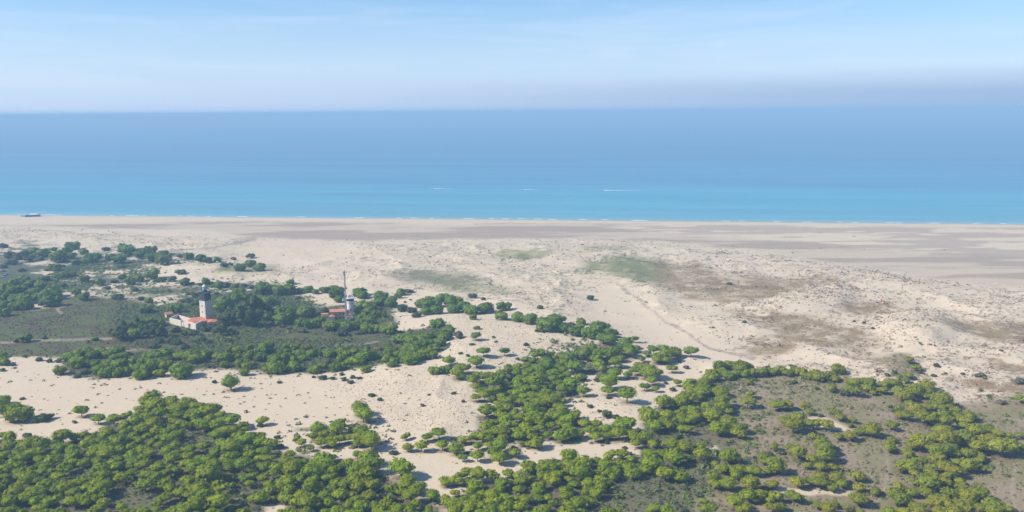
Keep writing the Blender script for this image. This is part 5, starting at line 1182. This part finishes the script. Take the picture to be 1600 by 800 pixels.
# boats and their wakes
def sea_at(px, py): return flat_hit(px, py, 0.0)
def motorboat(px, py, L, label, wake):
    x, y = sea_at(px, py); r = empty("motorboat", (x, y, 0), math.pi); tag(r, label, "motorboat", "motorboats speeding off the beach")
    b_ = bmesh.new(); secs = []
    for t_, wd_, z0, z1 in ((-.5, .17, -.1, .75), (-.1, .18, -.15, .8), (.25, .15, -.1, .95), (.42, .07, .1, 1.1), (.5, .005, .5, 1.2)):
        secs.append([b_.verts.new((t_ * L, s * wd_ * L, z)) for s, z in ((-1, z1), (-.6, z0 + .1), (0, z0), (.6, z0 + .1), (1, z1))])
    for a_, c_ in zip(secs[:-1], secs[1:]):
        for i in range(4): b_.faces.new((a_[i], a_[i + 1], c_[i + 1], c_[i]))
        b_.faces.new((a_[4], a_[0], c_[0], c_[4]))
    b_.faces.new(secs[0]); bmesh.ops.recalc_face_normals(b_, faces=b_.faces)
    me = bpy.data.meshes.new("hull"); b_.to_mesh(me); b_.free(); me.materials.append(M_WHITE); link("hull", me, r)
    MB().box(-.1 * L, .14 * L, -.1 * L, .1 * L, .8, 1.55).build("cabin", M_WHITE, r)
    MB().box(.141 * L, .165 * L, -.09 * L, .09 * L, .95, 1.6).build("windscreen", M_GLASSD, r)
    MB().box(-.56 * L, -.501 * L, -.06 * L, .06 * L, .1, 1.2).build("outboard", M_BLACK, r)
    MB().bar((-.02 * L, 0, 1.55), (-.02 * L, 0, 2.6), .05).build("aerial", M_STEEL, r)
    n_ = 26; V, Fc = [], []
    for i in range(n_):
        t_ = i / (n_ - 1); wdt = 0.40 * L + t_ * 2.6; zz = .06 + .9 * max(0, 1 - t_ * 5)
        yy = math.sin(t_ * 9) * .4; V += [(.35 * L + t_ * wake, yy - wdt * (1 - .82 * t_ ** .5), .03), (.35 * L + t_ * wake, yy, zz), (.35 * L + t_ * wake, yy + wdt * (1 - .82 * t_ ** .5), .03)]
        if i: o_ = (i - 1) * 3; Fc += [(o_, o_ + 3, o_ + 4, o_ + 1), (o_ + 1, o_ + 4, o_ + 5, o_ + 2)]
    w_ = link("wake", np_mesh("wake", V, Fc, M_FOAM)); w_.location = (x, y, 0); tag(w_, "white foam trail behind a motorboat", "wake", None, 'stuff')
motorboat(675.5, 294.6, 7.5, "white motorboat with short wake, leftmost on the water", 34)
motorboat(817.5, 296.3, 6.0, "small white motorboat between the two larger ones", 26)
motorboat(941, 297.6, 8.0, "white motorboat with the longest foam trail, rightmost", 70)
def sailboat(px, py, L, label):
    x, y = sea_at(px, py); r = empty("sailing_boat", (x, y, 0), .4); tag(r, label, "sailing boat")
    b_ = bmesh.new(); secs = []
    for t_, wd_ in ((-.5, .1), (-.2, .16), (.15, .15), (.5, .005)):
        secs.append([b_.verts.new((t_ * L, s * wd_ * L, z)) for s, z in ((-1, 1.0), (-.5, -.2), (.5, -.2), (1, 1.0))])
    for a_, c_ in zip(secs[:-1], secs[1:]):
        for i in range(3): b_.faces.new((a_[i], a_[i + 1], c_[i + 1], c_[i]))
        b_.faces.new((a_[3], a_[0], c_[0], c_[3]))
    b_.faces.new(secs[0]); bmesh.ops.recalc_face_normals(b_, faces=b_.faces)
    me = bpy.data.meshes.new("hull"); b_.to_mesh(me); b_.free(); me.materials.append(M_WHITE); link("hull", me, r)
    MB().bar((0, 0, .8), (0, 0, 1.35 * L), .1).build("mast", M_STEEL, r)
    MB().tri_prism([(-.05, 2.0), (.05, 2.0), (.03, 1.3 * L), (-.03, 1.3 * L)], -.1, -.12 * L).build("mainsail", M_CANVAS, r)
    s_ = bmesh.new(); q = [s_.verts.new(c) for c in ((-.2, -.04, 1.8), (-.45 * L, -.5, 1.9), (-.2, -.04, 1.3 * L), (-.2, .04, 1.8), (-.45 * L, -.42, 1.9), (-.2, .04, 1.3 * L))]
    for f in ((0, 1, 2), (5, 4, 3), (0, 3, 4, 1), (1, 4, 5, 2), (2, 5, 3, 0)): s_.faces.new([q[i] for i in f])
    me = bpy.data.meshes.new("sail"); s_.to_mesh(me); s_.free(); me.materials.append(M_CANVAS); link("sail", me, r)
sailboat(540, 214, 11, "tiny white sailing boat far out, left of centre")
sailboat(1482, 205.5, 11, "tiny white sailing boat near the horizon at far right")
# ------------------------------------------------------------------ haze
hm = bpy.data.materials.new("haze"); hm.use_nodes = True
n, l = hm.node_tree.nodes, hm.node_tree.links
n.remove(n['Principled BSDF'])
pv = n.new('ShaderNodeVolumePrincipled')
pv.inputs['Color'].default_value = (0.405, 0.65, 0.90, 1)
pv.inputs['Density'].default_value = 2.6e-4
pv.inputs['Anisotropy'].default_value = 0.0
l.new(pv.outputs[0], n['Material Output'].inputs['Volume'])
bm_ = bmesh.new(); bmesh.ops.create_cube(bm_, size=1.0)
for v in bm_.verts:
    v.co = ((v.co.x * 2) * 90000, (v.co.y * 2) * 90000, 162.0 if v.co.z > 0 else -8.5)
me = bpy.data.meshes.new("haze"); bm_.to_mesh(me); bm_.free(); me.materials.append(hm)
tag(link("haze", me), "thin summer haze over land and sea", "haze", None, 'stuff')
